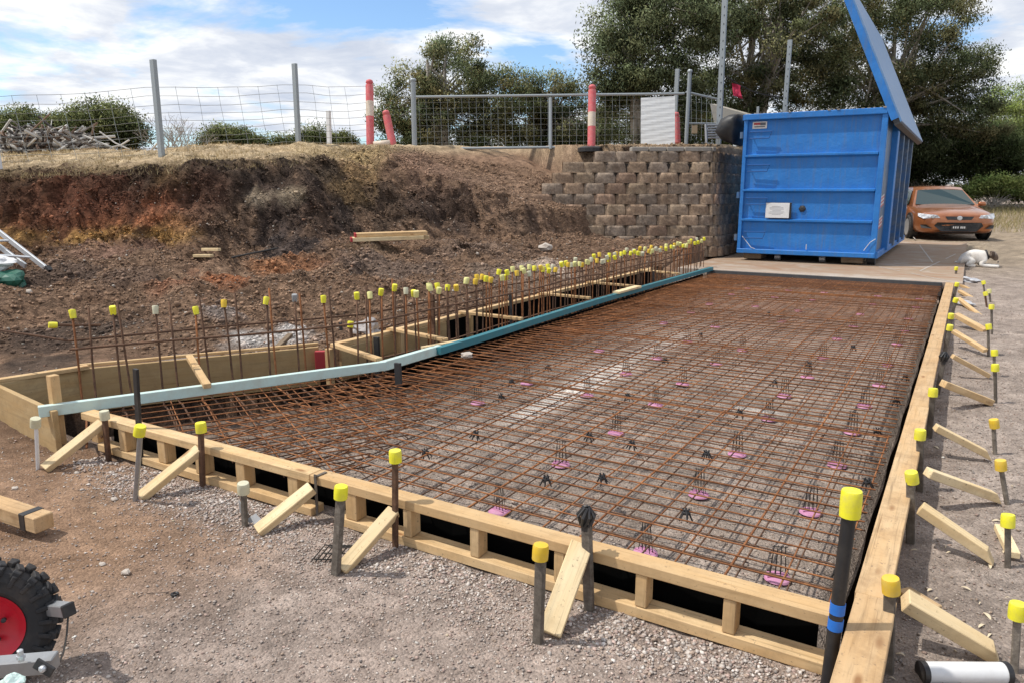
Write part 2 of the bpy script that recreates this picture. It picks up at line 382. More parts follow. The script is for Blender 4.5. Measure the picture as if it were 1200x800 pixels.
WHITE = [((at(660, 462, -.2).x, at(660, 462, -.2).y), (.16, .9), .9), ((at(700, 440, -.2).x, at(700, 440, -.2).y), (.22, .9), .9), ((at(770, 405, -.2).x, at(770, 405, -.2).y), (.2, 1.2), .6),
         ((at(615, 480, -.2).x, at(615, 480, -.2).y), (.14, .35), .7), ((at(890, 478, -.2).x, at(890, 478, -.2).y), (.2, .1), .7)]
def steps(*segs):
    o = []
    for a, b, s in segs: o += list(np.arange(a, b-1e-6, s))
    return np.array(o+[segs[-1][1]])
gx = steps((-90, -20, 2.5), (-20, -15, .4), (-15, -6, .052), (-6, .6, .045), (.6, 4, .12), (4, 16, .8), (16, 90, 4))
gy = steps((-12, 0, 1.0), (0, 1, .12), (1, 5.2, .04), (5.2, 15.6, .052), (15.6, 17, .08), (17, 30, .4), (30, 160, 2.5))
GX, GY = np.meshgrid(gx, gy); fx, fy = GX.ravel(), GY.ravel(); fz = hz(fx, fy)
nx, ny = len(gx), len(gy); idx = np.arange(nx*ny).reshape(ny, nx)
FF = np.stack([idx[:-1, :-1].ravel(), idx[:-1, 1:].ravel(), idx[1:, 1:].ravel(), idx[1:, :-1].ravel()], 1)
def ground_mat():
    t = NT('ground_soil_and_gravel'); a = t.n('ShaderNodeAttribute', attribute_name='Col').outputs['Color']; v = t.obj()
    vo = t.n('ShaderNodeTexVoronoi'); vo.inputs['Scale'].default_value = 105; t.l(v, vo.inputs['Vector'])
    vo2 = t.n('ShaderNodeTexVoronoi'); vo2.inputs['Scale'].default_value = 26; t.l(v, vo2.inputs['Vector'])
    n = t.noise(v, 55, 8, .75); n2 = t.noise(v, 7, 6, .7)
    sep = t.n('ShaderNodeSeparateColor'); t.l(vo.outputs['Color'], sep.inputs[0])
    f = t.math('ADD', t.math('MULTIPLY', sep.outputs[0], .5), t.math('ADD', t.math('MULTIPLY', n, .7), .42))
    n5 = t.noise(v, 1.7, 5, .65, .6); f = t.math('MULTIPLY', f, t.math('ADD', t.math('MULTIPLY', n2, 1.1), .45)); f = t.math('MULTIPLY', f, t.math('ADD', t.math('MULTIPLY', n5, 1.0), .5))
    cx = t.n('ShaderNodeCombineColor')
    for i in range(3): t.l(f, cx.inputs[i])
    col = t.mix(1.0, a, cx.outputs[0], 'MULTIPLY')
    hue = t.mix(t.math('MULTIPLY', sep.outputs[1], .35), col, (.32, .2, .15)); 
    col = t.mix(.25, col, hue)
    hgt = t.math('ADD', t.math('MULTIPLY', vo.outputs['Distance'], -1.0), t.math('ADD', t.math('MULTIPLY', vo2.outputs['Distance'], -.5), t.math('MULTIPLY', n, 1.2)))
    al = t.n('ShaderNodeAttribute', attribute_name='Col').outputs['Alpha']
    k1 = t.noise(v, 8, 12, .80, .2); k2 = t.noise(t.mapping(v, (1, 1, 3.6)), 11, 10, .78)
    cre = t.mix(1.0, t.ramp(k1, [(.35, .42), (.48, 1.0), (.62, 1.75)]), t.ramp(k2, [(.36, .45), (.5, 1.0), (.64, 1.35)]), 'MULTIPLY')  # shade of soil crevices put into the colour, following the bump noise
    col = t.mix(al, col, t.mix(1.0, col, cre, 'MULTIPLY'))
    hgt = t.math('ADD', hgt, t.math('MULTIPLY', t.math('MULTIPLY', al, k1), 30.))
    t.bump(hgt, 1.0, .0065)
    return t.out(col, .95, 0, .1)
def bank(fx, fy, fz):
    uu = fx*math.cos(PS)+fy*math.sin(PS); vv_ = -fx*math.sin(PS)+fy*math.cos(PS); cc_ = np.clip(600+887*uu/np.maximum(vv_, .6), -600, 1500)
    BK = ss(5.2, 7.5, vv_)*(fx < xback(fy)-.02)*(fx < -4.5)*(1-ss(.3, 1.6, vv_-np.interp(cc_, CB, TV['vl'])))*(fy > 2.6)
    dsp = ((fbm(uu*2.6, fz*5, 101)-.5)*.26+(fbm(uu*9, fz*17, 103)-.5)*.15+(fbm(uu*22, fz*34+vv_*6, 105, 2)-.5)*.09)*BK*ss(10, 11.2, vv_)*(1-ss(600, 680, cc_))
    return BK, fx+math.sin(PS)*dsp, fy-math.cos(PS)*dsp
uu = fx*math.cos(PS)+fy*math.sin(PS); vv_ = -fx*math.sin(PS)+fy*math.cos(PS)
cc_ = np.clip(600+887*uu/np.maximum(vv_, .6), -600, 1500)
BK = ss(5.2, 7.5, vv_)*(fx < xback(fy)-.02)*(fx < -4.5)*(1-ss(.3, 1.6, vv_-np.interp(cc_, CB, TV['vl'])))*(fy > 2.6)
dsp = ((fbm(uu*2.6, fz*5, 101)-.5)*.26+(fbm(uu*9, fz*17, 103)-.5)*.15+(fbm(uu*22, fz*34+vv_*6, 105, 2)-.5)*.09)*BK*ss(10, 11.2, vv_)*(1-ss(600, 680, cc_))
fx2 = fx+math.sin(PS)*dsp; fy2 = fy-math.cos(PS)*dsp
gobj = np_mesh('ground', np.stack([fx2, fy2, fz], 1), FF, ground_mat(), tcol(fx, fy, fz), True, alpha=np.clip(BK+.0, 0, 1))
tag(gobj, kind='structure')
# ---------------------------------------------------------------- scattered stones
def scatter(name, P, size, colr, label, cat, flat=.7, tilt=.6, mat=None, kind='stuff'):
    n = len(P)
    base = np.array([[1, 0, 0], [-1, 0, 0], [0, 1, 0], [0, -1, 0], [0, 0, 1], [0, 0, -1]], float)
    base2 = np.array([[.62, .62, .5], [-.62, .62, .5], [.62, -.62, .5], [-.62, -.62, .5]])
    B = np.concatenate([base, base2]); 
    tri = np.array([[0, 6, 4], [6, 2, 4], [2, 7, 4], [7, 1, 4], [1, 9, 4], [9, 3, 4], [3, 8, 4], [8, 0, 4], [2, 6, 0], [2, 0, 5], [1, 7, 2], [1, 2, 5], [3, 9, 1], [3, 1, 5], [0, 8, 3], [0, 3, 5]])
    V = B[None]*(1+RNG.uniform(-.32, .32, (n, 10, 3)))
    sc = size[:, None]*RNG.uniform(.65, 1.25, (n, 3)); sc[:, 2] *= flat
    V = V*sc[:, None, :]
    th = RNG.uniform(0, 6.283, n); c, s = np.cos(th), np.sin(th)
    ta = RNG.uniform(-tilt, tilt, n); ct, st = np.cos(ta), np.sin(ta)
    y2 = V[:, :, 1]*ct[:, None]-V[:, :, 2]*st[:, None]; z2 = V[:, :, 1]*st[:, None]+V[:, :, 2]*ct[:, None]
    X = V[:, :, 0]*c[:, None]-y2*s[:, None]; Y = V[:, :, 0]*s[:, None]+y2*c[:, None]
    V = np.stack([X, Y, z2], 2)+P[:, None, :]
    Fs = (tri[None]+(np.arange(n)*10)[:, None, None]).reshape(-1, 3)
    col = np.repeat(colr, 10, 0)
    o = np_mesh(name, V.reshape(-1, 3), Fs, mat or M['stone'], col); tag(o, label, cat, kind=kind); return o
M['stone'] = m_attr('crushed_stone', var=.3, scale=90, bump=.4, bscale=200, bdist=.002)
def pick(n, x0, x1, y0, y1, dens):
    x = RNG.uniform(x0, x1, n); y = RNG.uniform(y0, y1, n); k = RNG.uniform(0, 1, n) < dens(x, y); return x[k], y[k]
GP = np.array([[.46, .41, .37], [.40, .35, .32], [.52, .48, .44], [.38, .31, .27], [.45, .35, .31], [.33, .30, .28], [.60, .56, .52], [.40, .32, .26]])
def stones(x, y, lo, hi, name, label, cat, dark=None, tint=(1, 1, 1), palette=GP, pale=0):
    z = hz(x, y); n = len(x); s = RNG.uniform(lo, hi, n)*RNG.uniform(.6, 1.2, n); c = palette[RNG.integers(0, len(palette), n)]*RNG.uniform(.72, 1.15, (n, 1))*np.array(tint)
    if pale:
        for p, rx, w in WHITE:
            k = (w*(1-ss(.5, 1.15, np.hypot((x-p[0])/rx[0], (y-p[1])/rx[1])+(fbm(x*14, y*14, 41)-.5)*.8)))[:, None]; c = c*(1-k)+np.array([[.66, .62, .57]])*k
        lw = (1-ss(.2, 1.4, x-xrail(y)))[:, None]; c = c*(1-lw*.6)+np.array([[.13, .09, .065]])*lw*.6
    if dark is not None: c = c*dark(x, y)[:, None]
    return scatter(name, np.stack([x, y, z+s*.25], 1), s, c, label, cat)
def dfront(x, y):
    g = ss(-3.6, -2.1, x-.5*(y-1.9)+(fbm(x*1.1, y*1.1, 31)-.5)*2.0)
    g2 = np.exp(-((y-2.25)/.2)**2)*ss(-4.5, -3.6, x)
    near = ss(2.9, 1.5, np.hypot(x, y))*.3
    return np.clip(.05+.30*g+1.0*g2*(.35+fbm(x*3, y*3, 71)), 0, 1)*(.25+1.1*fbm(x*2.2, y*2.2, 55)**1.3)
x, y = pick(110000, -5.2, .0, .75, 2.405, dfront)
stones(x, y, .003, .0068, 'gravel', 'loose grey crushed gravel in front of the formwork', 'gravel', tint=(1.05, 1.0, .96))
x, y = pick(34000, -.06, 1.2, .9, 12.5, lambda x, y: .45*ss(12, 3, y)+.08)
stones(x, y, .003, .0075, 'gravel', 'fine brown grey gravel along the right of the formwork', 'gravel', tint=(.85, .8, .76))
x, y = pick(60000, -3.9, -.36, 2.55, 9.5, lambda x, y: (.75*ss(9.5, 3.5, y)+.12)*ss(-.3, .8, x-xrail(y)))
stones(x, y, .003, .0068, 'gravel', 'grey crushed gravel bed under the steel mesh', 'gravel', tint=(.85, .80, .76), pale=1)
# rubble on the bank
x, y = pick(60000, -13, -4.75, 2.9, 14.5, lambda x, y: np.clip((fbm(x*1.2, y*1.2, 77)-.36)*1.6, 0, .55)*(x < xback(y)-.1))
k = hz(x, y) < 1.5; x, y = x[k], y[k]
RP = np.array([[.22, .15, .11], [.16, .11, .085], [.30, .22, .17], [.12, .085, .07], [.26, .15, .10], [.38, .33, .28], [.2, .15, .12]])
stones(x, y, .006, .015, 'rubble', 'loose stones and clods on the cut earth bank', 'rubble', palette=RP)
x, y = pick(500, -12, -4.8, 3.2, 13.5, lambda x, y: np.clip((fbm(x*1.2, y*1.2, 77)-.4)*3, 0, 1)*(x < xback(y)-.2)); k = hz(x, y) < 1.2; x, y = x[k], y[k]
stones(x, y, .018, .038, 'rubble', 'larger broken rocks lying at the foot of the earth bank', 'rubble', palette=RP*1.2)
x, y = pick(2600, -12, -4.8, 3.2, 13.5, lambda x, y: np.clip((fbm(x*1.0, y*1.0, 79)-.42)*4, 0, 1)*(x < xback(y)-.2)); k = hz(x, y) < 1.5; x, y = x[k], y[k]
stones(x, y, .006, .018, 'rubble', 'pale chips and stones sprinkled over the earth bank', 'rubble', palette=np.array([[.5, .45, .38], [.6, .55, .48], [.42, .36, .3]]))
x, y = pick(16000, -4.4, -.3, 1.95, 2.40, lambda x, y: np.exp(-((y-2.32)/.16)**2)*np.clip((fbm(x*3, y*3, 171)-.3)*2.6, 0, 1))
stones(x, y, .005, .0105, 'gravel', 'coarse pale gravel banked against the front formwork', 'gravel', tint=(1.15, 1.12, 1.1))
x = RNG.uniform(-14, -4.75, 150000); y = RNG.uniform(2.9, 15.8, 150000); z = hz(x, y); bk, xd, yd = bank(x, y, z)
cl_ = fbm(x*1.7, y*1.7, 201); zz1 = hz(x+math.sin(PS)*.12, y-math.cos(PS)*.12); steep = np.clip((z-zz1)/.12, 0, 1.6)
k = (bk > .5) & (RNG.uniform(0, 1, len(x)) < np.clip((cl_-.38)*1.6, .03, .5)+steep*.35); x, y, z, xd, yd = x[k], y[k], z[k], xd[k], yd[k]; n = len(x)
s = RNG.uniform(.008, .02, n)*np.where(RNG.uniform(0, 1, n) < .07, 2.0, 1.0)*RNG.uniform(.6, 1.2, n)
c = tcol(x, y, z)*RNG.uniform(.6, 1.5, (n, 1)); scatter('clods', np.stack([xd, yd, z+s*.2], 1), s, c, 'broken soil clods covering the cut earth bank', 'clods', .8)
# pale litter flecks
x, y = pick(900, -5.2, 1.2, .9, 6, lambda x, y: (y < 2.38)*.5+(x > 0)*.5)
stones(x, y, .003, .010, 'litter', 'pale bark flakes and chips littering the ground around the formwork', 'litter', palette=np.array([[.7, .64, .52], [.6, .5, .36], [.75, .72, .66]]))
# ---------------------------------------------------------------- sky and sun
W = bpy.data.worlds.new('World'); SC.world = W; W.use_nodes = True; wt = W.node_tree; bg = wt.nodes['Background']
SUN_EL, SUN_AZ = R(60), math.atan2(-.55, -.85)     # direction towards the sun in xy: left behind the camera
sk = wt.nodes.new('ShaderNodeTexSky'); sk.sky_type = 'NISHITA'; sk.sun_disc = False; sk.sun_elevation = SUN_EL
sk.sun_rotation = math.atan2(math.cos(SUN_AZ), math.sin(SUN_AZ)); sk.altitude = 100; sk.air_density = 1.0; sk.dust_density = .6
tc = wt.nodes.new('ShaderNodeTexCoord'); sp = wt.nodes.new('ShaderNodeSeparateXYZ'); wt.links.new(tc.outputs['Generated'], sp.inputs[0])
def wm(op, a, b=0.0, c=None):
    x = wt.nodes.new('ShaderNodeMath'); x.operation = op
    for v, i in ((a, 0), (b, 1)) + (((c, 2),) if c is not None else ()):
        if hasattr(v, 'links'): wt.links.new(v, x.inputs[i])
        else: x.inputs[i].default_value = v
    return x.outputs[0]
zz = wm('MAXIMUM', wm('ADD', sp.outputs[2], .12), .05)
cb = wt.nodes.new('ShaderNodeCombineXYZ'); wt.links.new(wm('DIVIDE', sp.outputs[0], zz), cb.inputs[0]); wt.links.new(wm('DIVIDE', sp.outputs[1], zz), cb.inputs[1]); cb.inputs[2].default_value = 7.9
def wnoise(scale, det, rough, dist=0.):
    x = wt.nodes.new('ShaderNodeTexNoise'); x.inputs['Scale'].default_value = scale; x.inputs['Detail'].default_value = det; x.inputs['Roughness'].default_value = rough; x.inputs['Distortion'].default_value = dist
    wt.links.new(cb.outputs[0], x.inputs['Vector']); return x.outputs['Fac']
def wramp(f, stops):
    x = wt.nodes.new('ShaderNodeValToRGB'); el = x.color_ramp.elements
    while len(el) < len(stops): el.new(.5)
    for e, (p, c) in zip(el, stops): e.position = p; e.color = (*c, 1) if hasattr(c, '__len__') else (c, c, c, 1)
    wt.links.new(f, x.inputs[0]); return x.outputs[0]
cover = wramp(wnoise(.85, 9, .56, .25), [(.40, 0.), (.48, 1.)])
shade = wramp(wnoise(1.9, 9, .58, .3), [(.30, (.50, .56, .68)), (.45, (.66, .70, .78)), (.58, (.92, .93, .94))])
skm = wt.nodes.new('ShaderNodeMix'); skm.data_type = 'RGBA'; skm.blend_type = 'MULTIPLY'; skm.inputs[0].default_value = 1
wt.links.new(sk.outputs[0], skm.inputs[6]); skm.inputs[7].default_value = (1.2, 1.4, 1.6, 1)
cl = wt.nodes.new('ShaderNodeMix'); cl.data_type = 'RGBA'; cl.blend_type = 'MULTIPLY'; cl.inputs[0].default_value = 1
wt.links.new(shade, cl.inputs[6]); cl.inputs[7].default_value = (10.2, 10.2, 10.2, 1)
mx = wt.nodes.new('ShaderNodeMix'); mx.data_type = 'RGBA'; wt.links.new(cover, mx.inputs[0]); wt.links.new(skm.outputs[2], mx.inputs[6]); wt.links.new(cl.outputs[2], mx.inputs[7])
mx.clamp_result = False
wt.links.new(mx.outputs[2], bg.inputs['Color']); bg.inputs['Strength'].default_value = .115
sl = bpy.data.lights.new('sun', 'SUN'); sl.energy = 3.8; sl.angle = R(1.2); sl.color = (1, .95, .87)
so = bpy.data.objects.new('sun', sl); COL.objects.link(so)
sdir = Vector((math.cos(SUN_AZ)*math.cos(SUN_EL), math.sin(SUN_AZ)*math.cos(SUN_EL), math.sin(SUN_EL)))
so.rotation_euler = sdir.to_track_quat('Z', 'Y').to_euler(); so.location = sdir*30
# ---------------------------------------------------------------- apron
def apron_mat():
    t = NT('stained_concrete'); v = t.obj(); n = t.noise(v, 1.2, 6, .65, .8); n2 = t.noise(t.mapping(v, (.6, 2.6, 1)), 1.6, 6, .7, 1.2); n3 = t.noise(v, 30, 6, .7)
    col = t.ramp(n, [(.3, (.40, .33, .26)), (.5, (.34, .24, .16)), (.68, (.46, .41, .35))])
    col = t.mix(t.ramp(n2, [(.45, 0.), (.62, .75)]), col, (.30, .16, .09))
    col = t.mix(t.ramp(n2, [(.30, .7), (.42, 0.)]), col, (.20, .19, .15))
    sp = t.n('ShaderNodeSeparateXYZ'); t.l(v, sp.inputs[0])
    # paler strip in front of the bin
    edge = t.ramp(t.math('ADD', t.math('MULTIPLY', sp.outputs[1], .3), t.math('MULTIPLY', n, .4)), [(.12, .8), (.36, 0.)])
    col = t.mix(edge, col, (.50, .46, .41))
    col = t.mix(t.ramp(n3, [(.4, 0.), (.8, .35)]), col, (.22, .18, .14)); t.bump(n3, .25, .004)
    return t.out(col, .85, 0, .2)
mb = MB(); mb.box((-2.2, 18.3, -.09), (4.44, 10.5, .18), None, .008)
tag(mb.build('concrete_apron', apron_mat(), origin=(-2.2, 13.05, 0)), kind='structure')
mb = MB(); mb.box((-2.06, 13.02, -.115), (3.62, .05, .21), None, .005)
tag(mb.build('joint_filler_strip', m_plain('dark_filler', (.07, .07, .075), .9, dirt=(.16, .13, .1))), 'dark grey joint strip along the front edge of the concrete apron', 'filler strip')
mb = MB()
for p, q in [((1062, 267, 0), (1093, 308, 0)), ((1062, 267, 0), (1022, 315, 0)), ((1030, 313, 0), (1113, 330, 0)), ((1078, 318, 0), (1120, 298, 0)), ((1085, 290, 0), (1130, 287, 0))]:
    a = at(*p); b = at(*q); a.z = b.z = .004; d = (b-a).normalized().cross(Vector((0, 0, 1)))*.012
    k = 6; 
    for i in range(k):
        if random.random() < .2: continue
        s0 = a.lerp(b, i/k); s1 = a.lerp(b, (i+1)/k); mb.quad(s0-d, s1-d, s1+d, s0+d)
tag(mb.build('chalk_scuff_lines', m_plain('pale_scuff', (.55, .5, .44), .9)), kind='structure')
# ---------------------------------------------------------------- front form frame
ff = thing('front_formwork', 'long pine ladder frame of studs between two rails closing the front of the slab', 'formwork', (-2.4, 2.45, -.1), world=True)
cuts = [-4.62, -2.62, -.235]
for a, b in zip(cuts[:-1], cuts[1:]):
    board('top_rail', (a+.002, 2.452, -.022), (b-.002, 2.452, -.022+.001), .088, .044, M['pine'], ff)
    board('bottom_rail', (a+.002+.15, 2.452, -.199), (b-.002, 2.452, -.199), .088, .044, M['pine'], ff)
for sx in [-.577, -.905, -1.25, -1.655, -2.02, -2.36, -2.75, -3.143, -3.48, -3.82, -4.2, -4.5]:
    board('stud', (sx, 2.448, -.175), (sx, 2.448, -.046), .07 if sx < -2.2 else .045, .07, M['pine'], ff, up=(0, 1, 0))
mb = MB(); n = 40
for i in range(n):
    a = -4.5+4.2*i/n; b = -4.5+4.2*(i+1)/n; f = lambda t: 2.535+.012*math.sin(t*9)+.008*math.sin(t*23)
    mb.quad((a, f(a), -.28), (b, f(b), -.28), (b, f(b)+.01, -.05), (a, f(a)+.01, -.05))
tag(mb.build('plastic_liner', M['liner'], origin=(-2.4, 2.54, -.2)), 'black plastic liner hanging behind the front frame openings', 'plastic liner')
# ---------------------------------------------------------------- right form
rf = thing('side_formwork', 'long pine edge form running down the right side of the slab', 'formwork', (-.15, 6, -.1), world=True)
ys = [(1.6, 2.62), (2.62, 5.3), (5.3, 9.0), (9.0, 13.0)]
for i, (a, b) in enumerate(ys):
    w = .125 if i == 0 else .108
    board('form_board', (-.152+(.012 if i == 0 else 0), a+.003, -.024-(.004*(i % 2))), (-.150+(.012 if i == 0 else 0), b-.003, -.024), w, .046, M['pine_form'], rf)
    board('lower_board', (-.150, a+.003, -.135), (-.150, b-.003, -.135), .044, .172, M['pine_form'], rf)
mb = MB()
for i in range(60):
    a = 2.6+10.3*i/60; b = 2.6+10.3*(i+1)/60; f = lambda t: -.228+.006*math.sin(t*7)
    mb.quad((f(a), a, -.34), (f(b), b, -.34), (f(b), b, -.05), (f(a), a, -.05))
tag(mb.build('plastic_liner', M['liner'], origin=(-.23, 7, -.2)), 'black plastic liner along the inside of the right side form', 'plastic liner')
# ---------------------------------------------------------------- left trench box
box = thing('trench_formwork', 'plywood and pine trench box with cross ties along the left of the slab', 'formwork', (-4.7, 5, -.2), world=True)
board('end_panel', (-5.74, 2.44, -.125), (-4.70, 2.30, -.125), .034, .30, M['ply'], box)
board('end_cap_rail', (-5.80, 2.40, .034), (-5.66, 3.05, .034), .06, .03, M['pine'], box)
board('end_panel', (-5.76, 2.46, -.13), (-5.70, 2.98, -.13), .03, .30, M['ply'], box)
board('back_panel', (-5.72, 2.99, -.15), (-4.76, 4.56, -.15), .03, .34, M['ply'], box)
board('back_rail', (-5.76, 3.03, .034), (-4.80, 4.60, .034), .03, .024, M['pine'], box)
board('end_block', (-4.74, 4.50, -.09), (-4.60, 4.60, -.09), .05, .17, M['red_paint'], box)
for a, b in [(4.72, 6.3), (6.3, 8.9), (8.9, 12.5)]:
    board('back_panel', (-4.66, a, -.16), (-4.66, b, -.16), .03, .30, M['ply'] if a < 6 else M['liner'], box)  # far panels coloured black to stand for the deep shade in the trench
    board('back_rail', (-4.70, a-.04, .012), (-4.69, b-.04, .012), .07, .04, M['pine'], box)
for x0, y0, x1, y1 in [(-4.62, 4.60, -3.9, 4.38), (-4.72, 5.45, -3.92, 5.30), (-4.70, 6.62, -3.90, 6.62), (-4.72, 8.42, -3.96, 8.40), (-4.70, 9.86, -3.94, 9.80), (-4.72, 11.9, -3.94, 11.7)]:
    board('cross_tie', (x0, y0, .046), (x1, y1, .040), .06, .03, M['pine'], box)
for y0 in (4.55, 5.5, 6.7): board('cleat', (-4.62, y0, -.30), (-4.62, y0, .02), .06, .05, M['pine'], box, up=(0, 1, 0))
# vertical liners
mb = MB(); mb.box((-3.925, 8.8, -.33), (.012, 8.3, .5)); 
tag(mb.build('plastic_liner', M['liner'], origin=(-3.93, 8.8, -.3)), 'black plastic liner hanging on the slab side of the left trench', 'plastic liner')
# ---------------------------------------------------------------- aqua and teal edge rails
board('edge_rail', at(45, 482, .02), at(452, 428, .02), .045, .07, M['aqua']); o = bpy.context.scene.objects[-1] if False else None
def last(): return COL.objects[-1]
tag(COL.objects[-1], 'pale aqua painted timber rail running from the left corner peg to the bend', 'timber rail')
mb = MB(); P = [at(447, 429, .012), at(480, 420, .012), at(515, 409, .012), at(540, 401, .012)]
o = board('edge_rail', P[0], P[2]+Vector((.0, .0, 0)), .05, .075, M['aqua']); tag(o, 'short scraped aqua rail piece joining the pale and the teal rails', 'timber rail')
o = board('packing_strip', at(495, 408, .03), at(545, 399, .03), .05, .03, M['pine_pale']); tag(o, 'short raw timber strip lying on the joint of the two rails', 'timber strip')
mb = MB(); pts = [at(513, 411, .015), at(560, 397, .015), at(620, 378, .015), at(700, 353, .015), at(770, 333, .015), at(834, 315, .015)]
mb.tube([p+Vector((0, 0, .0)) for p in pts], .043, 4)
o = mb.build('edge_rail', M['teal'], origin=pts[2]); tag(o, 'long dark teal edge rail along the left side of the slab', 'timber rail')
o = board('packing_strip', at(722, 343, .06), at(748, 336, .06), .10, .03, M['pine_pale']); tag(o, 'short raw timber strip lying on the teal rail', 'timber strip')
o = board('corner_peg', at(78, 520, -.22)+Vector((-.03, -.02, 0)), at(78, 520, -.22)+Vector((-.035, -.015, .45)), .055, .055, M['pine'], up=(0, 1, 0)); tag(o, 'square timber peg standing at the left corner of the formwork', 'timber peg')
o = board('loose_batten', at(222, 418, .12), at(243, 452, .06), .05, .035, M['pine']); tag(o, 'short batten lying across the pale aqua rail', 'batten')
o = board('loose_batten', hit(322, 418)+Vector((0, 0, .05)), hit(341, 406)+Vector((0, 0, .1)), .05, .03, M['old_wood']); tag(o, 'small dark timber wedge behind the back board of the trench box', 'batten')
# ---------------------------------------------------------------- caps, stakes, braces
def cap_mb(r=.028, h=.055, z=0.0):
    mb = MB(); mb.lathe([(r*1.0, z-h), (r*1.02, z-h*.5), (r*1.0, z-.008), (r*.93, z-.001), (r*.5, z)], 14); return mb
def stake(name, label, p0, p1, w, capmat, group, mat='stake', square=True, capr=.028, caph=.055, clamp=False):
    p0 = Vector(p0); p1 = Vector(p1); t = thing(name, label, 'stake', p0, group=group, world=True)
    mb = MB()
    if square: mb.beam(p0-Vector((0, 0, .04)), p1, w, w*.7, up=(0, 1, 0), bev=.004)
    else: mb.tube([p0-Vector((0, 0, .04)), p1], w/2, 8)
    mb.build('shaft', M[mat], t)
    d = (p1-p0).normalized(); q = Vector((0, 0, 1)).rotation_difference(d).to_matrix()
    q = q @ Matrix.Rotation(random.uniform(-.12, .12), 3, 'X') @ Matrix.Rotation(random.uniform(-.12, .12), 3, 'Y')
    if capmat is not None:
        c = cap_mb(capr, caph); c.v = [tuple(q @ Vector(v)+p1+Vector((0, 0, .012))-p0) for v in c.v]; c.build('cap', capmat, t, smooth=True, origin=(0, 0, 0), autos=40)
    if clamp:
        c = MB()
        for k in range(9):
            a = k*.7; c.tube([p1+Vector((.02*math.cos(a), .02*math.sin(a), -.05)), p1+Vector((.034*math.cos(a+.6), .034*math.sin(a+.6), -.01)), p1+Vector((.012*math.cos(a+1.3), .012*math.sin(a+1.3), .022))], .006, 5)
        c.tube([p1-Vector((0, 0, .07)), p1+Vector((0, 0, .012))], .019, 8)
        c.build('star_clamp', M['black'], t)
    return t
B, A_, Fd, Wh = CAPS
# front, against the frame
GF = 'stakes and pegs around the formwork'
def ft(px, py, Y): return aty(px, py, Y)
fin = [((463, 641), (463, 530), 'tall steel stake with bright yellow cap against the middle of the front frame', B, 'rust_dark', .028, False),
       ((238, 578), (235, 497), 'dark steel stake with bright yellow cap against the left part of the front frame', B, 'rust_dark', .032, False),
       ((691, 716), (687, 600), 'bare steel stake topped by a black star clamp at the front frame', None, 'stake', .038, True),
       ((128, 545), (122, 483), 'short dark stake with faded cap beside the left corner of the frame', Wh, 'rust_dark', .034, False)]
for a, b, lab, cm, mt, w, cl_ in fin:
    p1 = ft(*b, 2.375); p0 = ft(*a, 2.375); p0.z = gz(p0.x, p0.y)
    stake('formwork_stake', lab, p0, p1, w, cm, GF, mt, clamp=cl_)
fout = [((630, 755), (634, 641), 'weathered timber stake with amber cap, rightmost in front of the frame', A_, 'stake', .036),
        ((392, 674), (400, 572), 'leaning timber stake with crumpled yellow cap in front of the frame', B, 'stake', .038),
        ((287, 618), (285, 568), 'short stake with grey and yellow cap beside the galvanised bracket', Wh, 'stake', .03),
        ((157, 588), (165, 501), 'round steel peg with bright yellow cap left of the second brace', B, 'galv', .026),
        ((44, 551), (42, 492), 'pale round peg with faded white cap at the far left corner', Wh, 'white_plastic', .022)]
for a, b, lab, cm, mt, w in fout:
    p0 = at(*a, -.235); p0.z = gz(p0.x, p0.y)-.01; p1 = ft(*b, p0.y)
    stake('formwork_stake', lab, p0, p1, w, cm, GF, mt, square=(mt == 'stake'))
braces = [((682, 640), (644, 742), .085, 'wide short pale brace nearest the right end of the front frame'), ((462, 602), (400, 668), .06, 'pale brace meeting the tall steel stake in the middle of the front frame'),
          ((366, 575), (302, 622), .065, 'pale brace beside the galvanised bracket at the front frame'), ((234, 528), (165, 582), .062, 'pale brace between the two bright yellow caps at the left of the front frame'),
          ((120, 497), (52, 549), .062, 'pale brace nearest the square corner peg on the left')]
for a, b, w, lab in braces:
    p = ft(*a, 2.385); p.z = max(p.z, -.06)+.01; q = at(*b, -.215); o = board('pine_brace', p, q, w, .04, M['pine_pale'], roll=-.35); tag(o, lab, 'brace', 'raking braces holding the formwork')
mb = MB(); p = ft(370, 556, 2.402)
mb.box((p.x, p.y-.004, -.09), (.016, .004, .21)); mb.box((p.x, p.y+.03, .004), (.016, .075, .004)); tag(mb.build('steel_strap', M['stake'], origin=(p.x, 2.41, -.1)), 'thin rusty steel strap wrapped over the front top rail', 'strap')
# right side stakes
rin = [(1044, 672, A_), (1068, 549, B), (1079, 500, B), (1094, 452, B), (1107, 412, 0), (1114, 379, B), (1115, 366, B), (1121, 348, B), (1122, 330, B), (1121, 312, B)]
ordw = ['nearest the camera', 'second', 'third', 'fourth', 'fifth', 'sixth', 'seventh', 'eighth', 'ninth', 'tenth', 'eleventh', 'twelfth', 'last']
for i, (px, py, cm) in enumerate(rin):
    q = at(px, py, .13); x = -.075 if i < 9 else -.09; y = q.y; p0 = Vector((x, y+.01, gz(x+.03, y))); p1 = Vector((q.x+.0, y, .105))
    lab = ('stake topped by a black star clamp against the right side form' if cm == 0 else
           '%s capped stake against the right side form%s' % ('amber' if cm is A_ else 'yellow', ', nearest the camera' if i == 0 else ', %s from the camera' % ordw[i]))
    stake('formwork_stake', lab, p0, p1, .036, None if cm == 0 else cm, GF, 'stake', clamp=(cm == 0))
